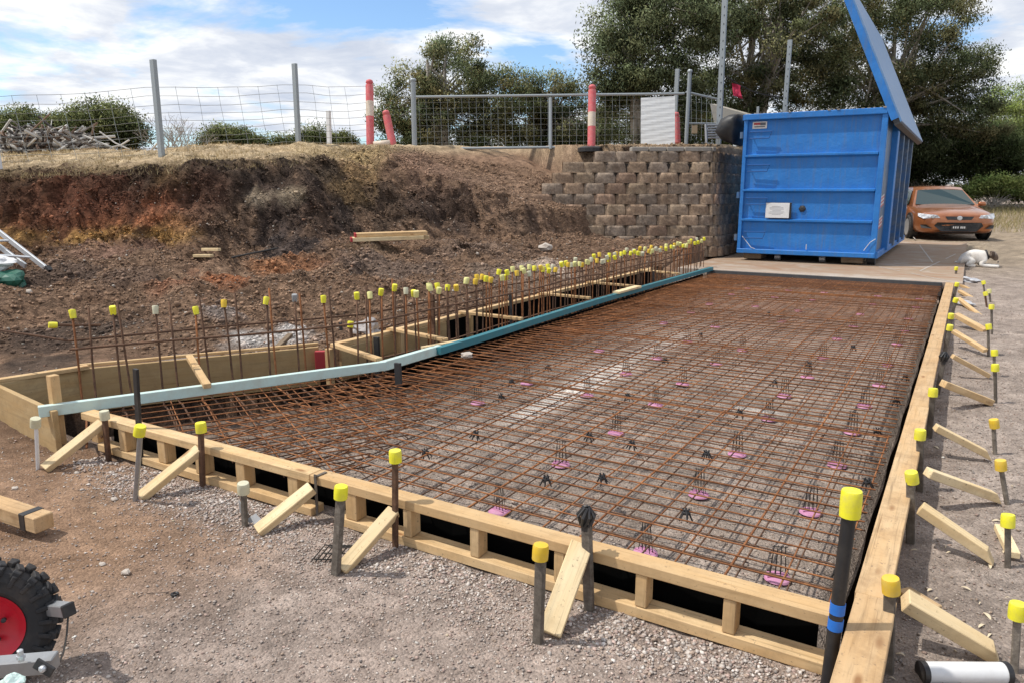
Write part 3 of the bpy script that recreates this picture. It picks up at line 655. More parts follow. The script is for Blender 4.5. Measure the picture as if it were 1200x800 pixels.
rout = [(1193, 710, (1190, 786), B), (1181, 605, (1183, 662), B), (1172, 541, (1184, 587), A_), (1164, 493, (1168, 530), A_), (1166, 428, (1168, 470), B), (1165, 411, (1166, 440), B),
        (1158, 381, (1160, 412), B), (1162, 358, (1163, 392), B), (1154, 343, (1157, 365), B), (1159, 340, (1161, 360), Fd), (1152, 330, (1154, 350), B)]
for i, (px, py, bs, cm) in enumerate(rout):
    p0 = at(*bs, -.215 if i < 6 else -.17); p0.z = gz(p0.x, p0.y)-.005; p1 = aty(px, py, p0.y)
    stake('ground_peg', '%s capped peg, %s in the outer row right of the form' % ('amber' if cm is A_ else 'yellow', 'nearest' if i == 0 else ordw[i]), p0, p1, .024, cm, GF, 'stake' if i != 8 else 'rust_dark', square=(i < 2), capr=.027)
rb = [((1052, 700), (1177, 772), .075, .05, 'stout pine brace lying beside the white roll at the right'), ((1077, 594), (1168, 656), .06, .045, 'knotty pine brace right of the form, second from the camera'),
      ((1087, 553), (1173, 584), .055, .045, 'pale pine brace right of the form, third from the camera'), ((1096, 500), (1163, 535), .055, .04, 'pale pine brace right of the form, fourth from the camera'),
      ((1105, 449), (1161, 471), .05, .04, 'yellowish pine brace right of the form, fifth from the camera'), ((1116, 417), (1159, 440), .04, .03, 'thin pale batten brace beside the black star clamp'),
      ((1117, 388), (1155, 411), .04, .03, 'thin batten brace right of the form, seventh from the camera'), ((1120, 369), (1155, 388), .06, .04, 'broad batten brace right of the form, eighth from the camera'),
      ((1123, 350), (1149, 371), .04, .03, 'narrow batten brace far along the right form, ninth from the camera'), ((1124, 341), (1150, 356), .04, .03, 'narrow batten brace far along the right form, tenth from the camera'), ((1125, 334), (1149, 346), .04, .03, 'reddish batten brace at the far end of the right form')]
for i, (a, b, w, h, lab) in enumerate(rb):
    p = at(*a, -.035); p.x = max(p.x, -.055); w *= 1.3 if i > 3 else 1; h *= 1.25 if i > 3 else 1; q = at(*b, -.20 if i < 6 else -.16)
    o = board('pine_brace', p, q, w, h, M['pine_pale'] if i < 4 else M['pine'], roll=.25 if i == 0 else .1, up=(0, 0, 1)); tag(o, lab, 'brace', 'raking braces holding the formwork')
    if i in (0, 1, 2, 3): # sawn point
        me = o.data
        for v in me.vertices:
            if v.co.x > 0: v.co.x -= .05*(v.co.z > 0); v.co.y *= .8
o = board('timber_offcut', at(1058, 692, -.2), at(1096, 715, -.2), .07, .03, M['pine_form']); tag(o, 'flat timber offcut under the head of the stout brace', 'offcut')
o = board('timber_offcut', at(1172, 617, -.2), at(1188, 650, -.2), .05, .03, M['pine_pale']); tag(o, 'small pale offcut behind the capped peg at the right edge', 'offcut')
# black pole with tape
px_, py_ = -.232, 2.352; t = thing('black_pole', 'tall black pipe with bright yellow cap and blue tape at the front right corner', 'pole', (px_, py_, -.235), world=True)
mb = MB(); mb.tube([(px_-.006, py_, -.25), (px_+.012, py_, .42)], .0215, 14); mb.build('pipe', M['black'], t, smooth=True, autos=40)
c = cap_mb(.031, .085); c.v = [(v[0]+px_+.0125, v[1]+py_, v[2]+.462) for v in c.v]; c.build('cap', B, t, smooth=True, autos=40)
for z0 in (.066, .010):
    mb = MB(); mb.tube([(px_-.006+.018*(z0+.25)/.67, py_, z0-.018), (px_-.006+.018*(z0+.25)/.67+.001, py_, z0+.018)], .0235, 14); mb.build('tape_band', M['blue_tape'], t, smooth=True, autos=40)
# ---------------------------------------------------------------- reinforcing mesh
def barmesh(r=.0042, seg=6):
    mb = MB(); mb.tube([(-.5, 0, 0), (-.17, r*.3, r*.4), (.16, -r*.3, -r*.2), (.5, 0, 0)], r, seg)
    me = bpy.data.meshes.new('bar'); me.from_pydata(mb.v, [], mb.f); me.polygons.foreach_set('use_smooth', [True]*len(me.polygons)); return me
BM = {}
for k in ('rust', 'rust_dark'):
    BM[k] = barmesh(.0039); BM[k].materials.append(M[k]); BM[k+'T'] = barmesh(.0054); BM[k+'T'].materials.append(M[k])
def bar(name, a, b, key, parent):
    a = Vector(a); b = Vector(b); L = (b-a).length
    if L < .05: return
    o = bpy.data.objects.new(name, BM[key]); COL.objects.link(o); o.parent = parent
    m = Matrix.Translation((a+b)/2-parent.location) @ frame(b-a).to_4x4() @ Matrix.Rotation(random.uniform(0, 6), 4, 'X') @ Matrix.Diagonal((L, 1, 1, 1)); o.matrix_local = m
J = lambda s: random.uniform(-s, s)
zt, zb_ = -.062, -.128
names = ['nearest the front form', 'second from the front form', 'in the middle of the slab', 'fourth from the front form', 'nearest the concrete apron']
for lay, (z, key) in enumerate([(zt, 'rust'), (zb_, 'rust_dark')]):
    for s in range(5):
        y0 = 2.53+s*2.10; y1 = min(y0+2.22, 12.97)
        if lay: y0 += .05
        t = thing('mesh_sheet', ('top layer steel mesh sheet, ' if lay == 0 else 'bottom layer steel mesh sheet, ')+names[s], 'steel mesh', (-2.1, (y0+y1)/2, z), group='reinforcing mesh sheets', world=True)
        zz_ = z+(.006 if s % 2 else 0)
        for i in range(19):
            x = -3.78+.195*i+(.022 if lay else 0)+J(.01)+(.02 if s % 2 else 0)
            if x > -.27: continue
            ys0 = y0
            bar('long_bar', (x+J(.006), y0+J(.03), zz_), (x+J(.006), y1+J(.03), zz_+J(.004)), key+('T' if lay == 0 and i % 3 == 1 else ''), t)
        k = 0; y = y0+.04
        while y < y1-.01:
            xl = float(xrail(y))+.10; bar('cross_bar', (max(xl, -3.83)+J(.02), y+J(.008), zz_+.009), (-.26+J(.012), y+J(.008), zz_+.009), key, t); y += .100 if lay == 0 else .2
# rotated sheet in the left corner
poly = [(-4.86, 2.53), (-3.90, 4.40), (-2.95, 3.95), (-2.55, 2.53)]
def clip(a, b):
    t0, t1 = 0., 1.; n = len(poly); cx = sum(p[0] for p in poly)/n; cy = sum(p[1] for p in poly)/n
    for i in range(n):
        p, q = poly[i], poly[(i+1) % n]; nx_, ny_ = q[1]-p[1], p[0]-q[0]
        if nx_*(cx-p[0])+ny_*(cy-p[1]) < 0: nx_, ny_ = -nx_, -ny_
        da = nx_*(a[0]-p[0])+ny_*(a[1]-p[1]); db = nx_*(b[0]-p[0])+ny_*(b[1]-p[1])
        if da < 0 and db < 0: return None
        if da < 0: t0 = max(t0, da/(da-db))
        elif db < 0: t1 = min(t1, da/(da-db))
    if t1 <= t0: return None
    L = lambda t: (a[0]+(b[0]-a[0])*t, a[1]+(b[1]-a[1])*t)
    return L(t0), L(t1)
e1 = Vector((.87, -.49)); e2 = Vector((.49, .87)); o0 = Vector((-3.9, 3.3))
for z, key, lab in [(-.05, 'rust', 'top angled steel mesh sheet'), (-.12, 'rust_dark', 'bottom angled steel mesh sheet')]:
    t = thing('mesh_sheet', lab+' in the left corner of the slab', 'steel mesh', (-3.6, 3.2, z), group='reinforcing mesh sheets', world=True)
    for i in range(-14, 15):
        c = o0+e2*(i*.1); s = clip(c-e1*4, c+e1*4)
        if s and i % 2 == 0: bar('long_bar', (*s[0], z), (*s[1], z), key, t)
        c = o0+e1*(i*.13); s = clip(c-e2*4, c+e2*4)
        if s: bar('cross_bar', (*s[0], z+.009), (*s[1], z+.009), key, t)
# ---------------------------------------------------------------- bar chairs on the bed
def chair_mesh():
    mb = MB(); prof = [(.052, 0), (.056, .005), (.051, .012), (.036, .017), (.013, .019)]
    mb.lathe(prof, 18)
    for a in (-.018, .018): mb.box((0, a, .0185), (.085, .007, .005))
    w = MB()
    for sx in (-.024, -.008, .008, .024): w.tube([(sx*1.3, -.01, .018), (sx*.9, 0, .15), (sx*1.3, .012, .018)], .0019, 5)
    w.tube([(-.03, 0, .146), (.03, 0, .146)], .0021, 5)
    return mb, w
mb, w = chair_mesh()
cx_ = [-.51, -1.08, -1.86, -2.40, -3.02]; cn = ['beside the right form', 'second from the right form', 'on the middle line', 'second from the left rail', 'beside the left rail']
cy_ = [2.91, 3.70, 4.42, 5.15, 5.85, 6.65, 7.5, 8.5, 9.4, 10.4, 11.5, 12.4]; cf = 0
rown = ['first', 'second', 'third', 'fourth', 'fifth', 'sixth', 'seventh', 'eighth', 'ninth', 'tenth', 'eleventh', 'twelfth']
for i, cx in enumerate(cx_):
    for j, cy in enumerate(cy_):
        if (i == 4 and j == 0) or (i >= 2 and random.random() < .2): continue
        X = cx+J(.035)+(.02 if j > 5 else 0); Y = cy+J(.07)
        t = thing('bar_chair', 'pink bar chair, %s row from the front form, %s' % (rown[j], cn[i]), 'bar chair', (X, Y, gz(X, Y)+.006), random.uniform(-.5, .5), 'pink bar chairs under the steel mesh')
        if cf == 0: b1 = mb.build('base', M['pink'], t, smooth=True, autos=35); w1 = w.build('wire_legs', M['wire_dark'], t); cf = 1
        else:
            for s in (b1, w1): c = s.copy(); c.parent = t; COL.objects.link(c)
# black plastic chairs
def star():
    mb = MB()
    for k in range(5):
        a = k*1.257; mb.tube([(.02*math.cos(a), .02*math.sin(a), .045), (.032*math.cos(a), .032*math.sin(a), .02), (.045*math.cos(a), .045*math.sin(a), 0)], [.007, .006, .005], 5)
        mb.tube([(.01*math.cos(a), .01*math.sin(a), .045), (.022*math.cos(a+.4), .022*math.sin(a+.4), .066)], .006, 5)
    mb.lathe([(.02, .035), (.024, .045), (.018, .055)], 10); return mb
sm = None
for i, (px, py, d) in enumerate([(828, 532, 'near the fourth'), (803, 603, ''), (1017, 566, ''), (985, 700-30, ''), (706, 560, ''), (640, 562, ''), (500, 530, ''), (588, 463, ''), (600, 446, ''), (642, 428, ''), (736, 463, ''), (690, 510, ''), (907, 447, ''), (947, 425, ''), (866, 482, ''), (1050, 468, ''), (1028, 505, ''), (780, 420, ''), (820, 390, ''), (900, 365, ''), (556, 508, ''), (1000, 405, ''), (1060, 440, ''), (740, 520, '')]):
    z = zt+.0 if i < 6 else zt-.02; p = at(px, py+6, z-.01)
    near = min(range(len(cx_)), key=lambda k: abs(cx_[k]-p.x))
    rel = ['the right form', 'the second line of pink chairs', 'the middle line of pink chairs', 'the fourth line of pink chairs', 'the left line of pink chairs'][near]
    if sm is None: sm = star().build('spacer_clip', M['black']); o = sm
    else: o = sm.copy(); COL.objects.link(o)
    o.scale = (.7, .7, .8); o.location = p; o.rotation_euler = (J(.2), J(.2), random.uniform(0, 6)); tag(o, 'black plastic spacer clip on the mesh near %s, %.0f steps in from the front' % (rel, (p.y-2.4)*2+1) if False else 'black clip by %s, %s' % (rel, '%s stride%s from the front form' % (['one', 'two', 'three', 'four', 'five', 'six', 'seven', 'eight', 'nine', 'ten', 'eleven'][min(10, int(p.y-2.4))], '' if int(p.y-2.4) == 0 else 's')), 'spacer clip', 'black spacer clips on the mesh')
# ---------------------------------------------------------------- starter bars
line = [Vector((-5.03, 2.60, 0)), Vector((-4.02, 4.50, 0)), Vector((-3.99, 13.5, 0))]
def along(s):
    L1 = (line[1]-line[0]).length
    if s < L1: return line[0].lerp(line[1], s/L1), (line[1]-line[0]).normalized()
    return line[1].lerp(line[2], (s-L1)/(line[2]-line[1]).length), (line[2]-line[1]).normalized()
Ltot = (line[1]-line[0]).length+(line[2]-line[1]).length
GS = 'starter bars standing along the left trench'
def starter(s, off, h, capm, idx, leg=True):
    p, d = along(s); nrm = Vector((-d.y, d.x, 0)); p = p+nrm*off+Vector((J(.012), J(.012), 0)); tl = Vector((J(.02)-.01, J(.03), 0))
    top = Vector((p.x, p.y, 0))+tl*h/.6+Vector((0, 0, h)); bot = Vector((p.x, p.y, -.16))
    far = p.y > 5
    lab = ('yellow capped starter bar in the dense far row beside the teal rail' if capm in (B, A_, Fd) else 'pale capped starter bar in the dense far row beside the teal rail') if far else None
    if capm is None: lab = 'bare rusty starter bar in the row beside the teal rail' if far else 'bare rusty starter bar behind the pale aqua rail, %s from the left' % ordn(idx)
    elif not far: lab = '%s capped starter bar behind the pale aqua rail, %s capped one from the left' % ({id(B): 'bright yellow', id(A_): 'amber', id(Fd): 'faded yellow', id(Wh): 'whitish', id(GREYCAP): 'grey'}[id(capm)], ordn(idx))
    t = thing('starter_bar', lab, 'starter bar', (p.x, p.y, 0), group=GS+(' with caps' if capm is not None else ' without caps'), world=True)
    mb = MB(); pts = [top, top.lerp(bot, .5)+Vector((J(.004), J(.004), 0)), bot]
    if leg: pts += [bot+Vector((.03, 0, -.012))-nrm*.03, bot-nrm*(.75+J(.15))+Vector((0, 0, .03+J(.01)))]
    mb.tube(pts, .0075, 6); mb.build('bar', M['rust' if random.random() < .5 else 'rust_dark'], t, smooth=True)
    if capm is not None:
        q = Vector((0, 0, 1)).rotation_difference(top-bot).to_matrix() @ Matrix.Rotation(J(.25), 3, 'X') @ Matrix.Rotation(J(.25), 3, 'Y')
        r = .0255 if far else .0225; c = MB(); c.lathe([(r*.86, -.058), (r*.95, -.03), (r, -.006), (r*.9, .0), (r*.4, .002)], 10)
        c.v = [tuple(q @ Vector(v)+top+Vector((0, 0, .01))) for v in c.v]; c.build('cap', capm, t, smooth=True, autos=40)
def ordn(i): return ['first', 'second', 'third', 'fourth', 'fifth', 'sixth', 'seventh', 'eighth', 'ninth', 'tenth', 'eleventh', 'twelfth', 'thirteenth', 'fourteenth', 'fifteenth', 'sixteenth'][min(i, 15)]
s = .05; ia = ib = 0
seqA = [B, B, Wh, B, A_, B, GREYCAP, B, B, Fd]
while s < Ltot:
    p, _ = along(s); far = p.y > 5; step = .25 if p.y < 4.2 else .155
    if far: cm = random.choices([B, A_, Fd, Wh], [4, 2.4, 3, 1])[0]
    else: cm = seqA[ia % 10]
    if far and random.random() < .05: cm = None
    starter(s, .06+J(.015), (.545+J(.03)) if not far else .50+J(.04), cm, ia); ia += 1
    starter(s+.085+J(.02), .14+J(.02), (.60+J(.04)) if not far else (.50+J(.05)), None if (not far or random.random() < .22) else random.choice([B, Fd, A_, Wh]), ib); ib += 1
    s += step*(1+J(.08))
# horizontal ties
def tie(zv, off, lab, ext=0.0, s0=0.0):
    mb = MB(); pts = []
    if ext: pts.append(line[0]+Vector((-ext*.86, -.1, zv+.02)))
    s = s0
    while s < Ltot: p, d = along(s); nrm = Vector((-d.y, d.x, 0)); pts.append(p+nrm*off+Vector((0, 0, zv+J(.012)))); s += .55
    mb.tube(pts, .0085, 6); o = mb.build('tie_bar', M['rust_dark'], smooth=True, origin=pts[len(pts)//2]); tag(o, lab, 'tie bar')
tie(.36, .16, 'upper long rusty bar tied across the starter bars', 2.2); tie(.30, .05, 'lower long rusty bar tied across the starter bars', 0)
# second steel cage behind: light lattice in the trench
for k, (zv, off) in enumerate([(.2, .20), (-.1, .3)]):
    tie(zv, off, ['thin middle bar tied behind the starter bars', 'low rusty bar lying in the trench behind the starter bars'][k], 0, 2.4)
t = thing('capped_bar', 'short level bar with a yellow cap on its end at the far left', 'starter bar', tuple(line[0]+Vector((0, 0, .45))), world=True)
a = aty(57, 381, 2.6); b = aty(118, 381, 2.9); mb = MB(); mb.tube([a, b], .008, 6); mb.build('bar', M['rust_dark'], t)
c = MB(); q = Vector((0, 0, 1)).rotation_difference(a-b).to_matrix(); c.lathe([(.02, -.05), (.0225, -.02), (.021, 0)], 10); c.v = [tuple(q @ Vector(v)+a) for v in c.v]; c.build('cap', B, t, smooth=True, autos=40)
# dark posts in the trench
for i, (px, top, bot, mt, w) in enumerate([(161, 432, 510, 'black', .035), (508, 345, 402, 'rust_dark', .045), (600, 345, 378, 'black', .03), (401, 378, 396, 'dark_metal', .03), (822, 285, 305, 'black', .02), (768, 318, 330, 'black', .03), (468, 425, 450, 'dark_metal', .05), (443, 395, 420, 'black', .05)]):
    b = at(px, bot, -.05); p1 = aty(px-2, top, b.y)
    mb = MB(); mb.beam(b-Vector((0, 0, .25)), p1, w, w*.5, up=(0, 1, 0)); o = mb.build('trench_post', M[mt], origin=b)
    tag(o, ['black stake standing behind the pale aqua rail', 'tall dark steel post among the starter bars near the rail joint', 'black stake beside the cross tie at the teal rail', 'short dark peg behind the trench box back board', 'dark rod at the far end of the teal rail', 'short black stake between the far cross ties', 'dark clip plate on the bend of the pale rail', 'flat black plate inside the trench box'][i], 'post')
def capped_peg(px, py, Y, cm, lab):
    p1 = aty(px, py, Y); p0 = Vector((p1.x, p1.y, gz(p1.x-.3, p1.y)-.1)); stake('formwork_stake', lab, p0, p1, .03, cm, GF, 'rust_dark')
capped_peg(128, 424, 3.75, Fd, 'short dark peg with a pale cap behind the left trench box'); capped_peg(411, 378, 5.0, B, 'tilted yellow capped peg just behind the trench box bend')
capped_peg(487, 368, 6.3, B, 'low yellow capped peg behind the trench box'); capped_peg(525, 357, 7.0, B, 'yellow capped peg standing behind the second cross tie')
capped_peg(598, 345, 8.8, Fd, 'small faded capped peg behind the trench box far part')
# ---------------------------------------------------------------- block retaining wall
def block_mat():
    t = NT('split_face_block'); a = t.n('ShaderNodeAttribute', attribute_name='Col').outputs['Color']; v = t.obj()
    n = t.noise(v, 26, 8, .75); n2 = t.noise(v, 4, 5, .7)
    col = t.mix(1.0, a, t.ramp(n, [(.3, .45), (.5, .95), (.72, 1.45)]), 'MULTIPLY'); col = t.mix(t.ramp(n2, [(.45, 0.), (.7, .6)]), col, (.14, .095, .065))
    t.bump(n, .8, .02); return t.out(col, .95, 0, .1)
M['block'] = block_mat()
wr = Vector((-4.17, 15.42, 0)); wdir = Vector((-.85, -.527, 0)).normalized(); wn = Vector((wdir.y, -wdir.x, 0)); wn = -wn if wn.y > 0 else wn
wall = thing('retaining_wall', 'tan and grey split face block retaining wall between the dirt bank and the blue bin', 'retaining wall', tuple(wr), world=True)
BH, BW = .212, .43
pal = np.array([[.46, .32, .22], [.50, .36, .25], [.40, .29, .205], [.32, .28, .24], [.47, .30, .215], [.30, .265, .23], [.42, .33, .24], [.50, .38, .26]])
def arcpt(s, inset):
    """point on the wall face at run s (s<0 goes round the corner and away beside the bin)"""
    rc = .42; L = rc*math.pi/2*1.05
    c = wr+wdir*rc-wn*rc  # corner centre
    if s >= L: p = wr+wdir*(s-L+rc)-wn*inset; return p, wn
    if s >= 0:
        a = s/L; ang0 = math.atan2(wn.y, wn.x); e = Vector((1, 0, 0)); ang1 = 0.0
        ang = ang1+(ang0-ang1)*a; d = Vector((math.cos(ang), math.sin(ang), 0)); return c+d*(rc-inset), d
    c2 = c+Vector((rc-inset, 0, 0)); return c2+Vector((0, -s, 0)), Vector((1, 0, 0))
def block(vs, fs, cs, s0, s1, z0, z1, inset, bw):
    col = (pal[random.randrange(8)]*.5+np.array([.43, .31, .215])*.5)*random.uniform(.68, 1.0); nx_, nz_ = 7, 4; g = 5; base = len(vs)
    sk = random.uniform(.010, .028); bul = random.uniform(.004, .018); jz = J(.006); ch = .05
    for iz in range(nz_+1):
        for ix in range(nx_+1):
            ch = .02+.045*max(0, (iz/nz_-.45)/.55)
            u = ix/nx_; w = iz/nz_; s = s0+(s1-s0)*u; edge = min(u, 1-u)*(s1-s0); 
            rec = ch*max(0, 1-edge/ch)*1.3
            b = -bul*(math.sin(u*math.pi)**.5)*(math.sin(w*math.pi)**.6 if 0 < w < 1 else .8)+J(.017)*(1 if 0 < u < 1 else .4)
            p, d = arcpt(s+J(.004), inset+rec+b); z = z0+(z1-z0)*w+jz*(0 < w < 1)
            vs.append((p.x, p.y, z)); cs.append(col*(random.uniform(.8, 1.12)))
    for iz in range(nz_):
        for ix in range(nx_): a = base+iz*(nx_+1)+ix; fs.append((a, a+1, a+nx_+2, a+nx_+1))
    # top ledge and sides go back
    b2 = len(vs)
    for ix in range(nx_+1):
        s = s0+(s1-s0)*ix/nx_; p, d = arcpt(s, inset+.3); vs.append((p.x, p.y, z1)); cs.append(col*.8)
    for ix in range(nx_):
        a = base+nz_*(nx_+1)+ix; fs.append((a, a+1, b2+ix+1, b2+ix))
    for k in (0, nx_):
        b3 = len(vs); s = s0 if k == 0 else s1; p, d = arcpt(s, inset+.3); vs.append((p.x, p.y, z0)); cs.append(col*.5); 
        fs.append((base+k, base+nz_*(nx_+1)+k, b2+k, b3))
rows = 10
for r in range(rows):
    vs, fs, cs = [], [], []; z0 = .03+r*BH; z1 = z0+BH-.004; inset = r*.022; s = -3.2+(.5*BW if r % 2 else 0); send = 4.9-max(0, r-3)*.33+J(.2)
    while s < send:
        block(vs, fs, cs, s+.004, s+BW-.004, z0, z1, inset, BW); s += BW
    o = np_mesh('block_course', np.array(vs)-np.array(wr), np.array(fs), M['block'], np.array(cs)); o.parent = wall
mb = MB()   # dark core behind the joints
pp = [arcpt(s, .20) for s in np.arange(-3.2, 3.0, .2)]
for (a, _), (b, _) in zip(pp[:-1], pp[1:]): mb.quad((a.x, a.y, .0), (b.x, b.y, .0), (b.x, b.y, 1.9), (a.x, a.y, 1.9))
mb.build('core', m_plain('dark_joint_fill', (.03, .024, .02), .95), wall)
mb = MB()
z0 = .03+rows*BH
for k in range(6):
    s = .15+k*.36; a, d = arcpt(s, .22); b, _ = arcpt(s+.34, .22); mb.beam(Vector((a.x, a.y, z0+.04))-d*.12, Vector((b.x, b.y, z0+.04))-d*.12, .3, .09, bev=.012)
mb.build('capping', M['concrete_plain'], wall)
# ---------------------------------------------------------------- blue bin
def paint_mat():
    t = NT('blue_bin_paint'); v = t.obj(); n = t.noise(v, 1.6, 6, .65); n2 = t.noise(v, 22, 6, .75)
    col = t.ramp(n, [(.3, (.016, .15, .46)), (.6, (.025, .19, .55)), (.8, (.07, .25, .57))]); col = t.mix(t.ramp(n2, [(.62, 0.), (.76, .7)]), col, (.13, .16, .2))
    st = t.noise(t.mapping(v, (7, 7, .5)), 2.4, 5, .7); col = t.mix(t.ramp(st, [(.50, 0.), (.75, .5)]), col, (.12, .16, .22)); rs_ = t.noise(t.mapping(v, (11, 11, 1.1)), 1.5, 6, .8); col = t.mix(t.ramp(rs_, [(.66, 0.), (.76, .65)]), col, (.17, .085, .04))
    dn = t.noise(v, 2.6, 2, .5); t.bump(t.math('ADD', t.math('MULTIPLY', dn, 3.), n2), .35, .02); sc_ = t.noise(t.mapping(v, (3, 3, 40)), 3, 4, .7); col = t.mix(t.ramp(sc_, [(.68, 0.), (.74, .6)]), col, (.2, .3, .42)); return t.out(col, t.ramp(n2, [(.3, .35), (.7, .6)]), 0, .4)
M['blue'] = paint_mat()
def side_mat():
    t = NT('dirty_blue_side'); v = t.obj(); n = t.noise(v, 2.2, 7, .7, .6); n2 = t.noise(v, 14, 6, .7)
    col = t.ramp(n, [(.32, (.03, .13, .34)), (.5, (.09, .14, .22)), (.7, (.24, .25, .27))]); col = t.mix(t.ramp(n2, [(.5, 0.), (.75, .5)]), col, (.06, .07, .1))
    return t.out(col, .5, 0, .35)
M['blue_dirty'] = side_mat()
M['blue_dk'] = m_plain('dark_blue_paint', (.012, .09, .30), .5); M['blue_pale'] = m_plain('weathered_blue_lid', (.10, .23, .44), .4, var=.2, scale=5, dirt=(.25, .3, .36), dirt_amt=.5, dscale=3)
bx0, bx1, by0, by1, bz0, bz1 = -3.93, -1.40, 15.12, 21.5, .14, 2.80
bn = thing('skip_bin', 'big blue ribbed steel skip bin with its lid raised on the concrete apron', 'skip bin', ((bx0+bx1)/2, (by0+by1)/2, 0), world=True)
mb = MB(); T = .06
mb.box(((bx0+bx1)/2, (by0+by1)/2+.02, bz0+.06), (bx1-bx0-.1, by1-by0-.1, .1)); mb.box((bx0+.06, (by0+by1)/2, (bz0+bz1)/2), (T, by1-by0-.14, bz1-bz0-.1)); mb.box(((bx0+bx1)/2, by1-.06, (bz0+bz1)/2), (bx1-bx0-.1, T, bz1-bz0-.1))
mb.build('body', M['blue'], bn)
mb = MB(); mb.box((bx1-.05, (by0+by1)/2, (bz0+bz1)/2), (.04, by1-by0-.1, bz1-bz0-.1)); mb.build('side_panel', M['blue_dirty'], bn)
mb = MB(); mb.box(((bx0+bx1)/2, by0+.06, (bz0+bz1)/2), (bx1-bx0-.12, .03, bz1-bz0-.12)); mb.build('end_door', M['blue'], bn)
mb = MB(); fw = .10
mb.box((bx0+fw/2, by0+.03, (bz0+bz1)/2), (fw*.7, .10, bz1-bz0-.02), bev=.008); mb.box((bx1-fw/2, by0+.03, (bz0+bz1)/2), (fw, .11, bz1-bz0-.02), bev=.008)
mb.box(((bx0+bx1)/2, by0+.025, bz1-.05), (bx1-bx0-.03, .15, .11), bev=.01); mb.box(((bx0+bx1)/2, by0+.025, bz0+.05), (bx1-bx0-.03, .12, .09), bev=.01)
mb.build('door_frame', M['blue'], bn)
for z in (.765, 1.325, 1.965):
    z = bz0+.02+(z-.14)*1.02
    m2 = MB(); prof = [(0, -.05), (-.075, -.012), (-.075, .02), (0, .035)]
    xa, xb = bx0+.06, bx1-.11; y = by0+.046
    vs = [(xx, y+p[0], z+p[1]) for xx in (xa, xb) for p in prof]; m2.add(vs, [(0, 1, 5, 4), (1, 2, 6, 5), (2, 3, 7, 6), (0, 3, 2, 1), (4, 5, 6, 7)]); m2.build('rib', M['blue'], bn)
for z in (2.42, 1.80, 1.17, .52):
    m2 = MB(); xa = bx0+.14; m2.tube([(xa, by0+.02, z+.05), (xa, by0-.05, z+.05), (xa+.42, by0-.06, z+.05), (xa+.37, by0-.05, z-.07), (xa, by0-.04, z-.07)], .012, 6); m2.build('rung', M['blue_dk'], bn)
for k, z in enumerate((2.42, 1.28, .45)): m2 = MB(); m2.tube([(bx0-.02, by0+.0, z-.06), (bx0-.02, by0, z+.06)], .035, 10); m2.box((bx0, by0+.03, z), (.09, .05, .05)); m2.build('hinge', M['blue_dirty'], bn)
m2 = MB(); m2.tube([(bx0+.11, by0-.03, bz0+.34), (bx0+.3, by0-.04, bz0+.12), (bx0+.37, by0-.03, bz0+.10)], .006, 5); m2.build('cable', M['white_plastic'], bn)
m2 = MB(); m2.tube([(bx1-.2, by0-.04, bz0+.14), (bx1-.1, by0-.05, bz0+.3), (bx1-.02, by0-.04, bz0+.36)], .006, 5); m2.tube([(bx0+1.33, by0-.04, bz0+.12), (bx0+1.33, by0-.05, bz0+.22)], .008, 5); m2.build('cable', M['white_plastic'], bn)
# side ribs
for y in (16.55, 17.9, 19.2, 20.5): m2 = MB(); m2.box((bx1+.02, y, (bz0+bz1)/2-.05), (.12, .34 if y < 17 else .14, bz1-bz0-.25), bev=.01); m2.build('side_rib', M['blue'] if y < 17 else M['blue_dirty'], bn)
m2 = MB(); m2.box((bx1+.0, (by0+by1)/2, bz1-.06), (.12, by1-by0, .13), bev=.01); m2.box((bx1-.01, (by0+by1)/2, bz0+.06), (.1, by1-by0, .12), bev=.01); m2.box((bx0+.03, (by0+by1)/2, bz1-.05), (.1, by1-by0, .1)); m2.build('side_rail', M['blue'], bn)
mr = [m_plain('reflective_red', (.5, .05, .06), .4), m_plain('reflective_white', (.6, .6, .62), .4)]
for y in (15.72, 17.3): 
    for zc in (.75, 1.15):
        m2 = MB(); x = bx1-.024
        for k in range(6):
            m2.mat = k % 2; z = zc-.1+k*.035; m2.quad((x, y-.26, z), (x, y+.26, z+.05), (x, y+.26, z+.085), (x, y-.26, z+.035))
        m2.build('hazard_stripes', mr, bn)
m2 = MB(); m2.box((bx0+.30, by0+.036, 2.60), (.27, .006, .13)); m2.build('warning_label', m_plain('label_white', (.7, .66, .6), .5), bn)
m2 = MB(); 
m2.mat = 0; m2.box((bx0+.25, by0+.031, 2.625), (.12, .004, .04)); m2.mat = 1; m2.box((bx0+.36, by0+.031, 2.62), (.1, .004, .05)); m2.box((bx0+.30, by0+.031, 2.57), (.2, .004, .02)); m2.build('label_print', [m_plain('label_red', (.45, .05, .04), .5), m_plain('label_grey', (.12, .12, .13), .5)], bn)
pc = aty(911, 247, by0-.035); m2 = MB(); m2.box((pc.x+.02, by0-.02, pc.z), (.47, .016, .30), bev=.004); m2.build('placard_backing', M['black'], bn)
m2 = MB(); m2.box((pc.x, by0-.036, pc.z), (.44, .012, .285), bev=.003); pl = m2.build('placard', M['white_plastic'], bn)
m2 = MB(); 
for k in range(7): m2.box((pc.x+J(.02)-.02, by0-.0435, pc.z+.08-k*.026), (.26 if k % 3 else .16, .002, .008))
m2.build('placard_print', m_plain('pale_print', (.45, .45, .47), .5), bn)
dc = aty(940, 245, by0+.03); m2 = MB(); m2.lathe([(.07, 0), (.06, .02), (.03, .03)], 6, (dc.x, by0+.046, dc.z), Matrix.Rotation(R(90), 3, 'X')); m2.build('black_plug', M['black'], bn)
for x, w in ((bx0+.30, .34), (bx1-.40, .38)): m2 = MB(); m2.box((x, by0+.35, .085), (w, .5, .11), bev=.01); m2.build('skid_block', M['old_wood'], bn)
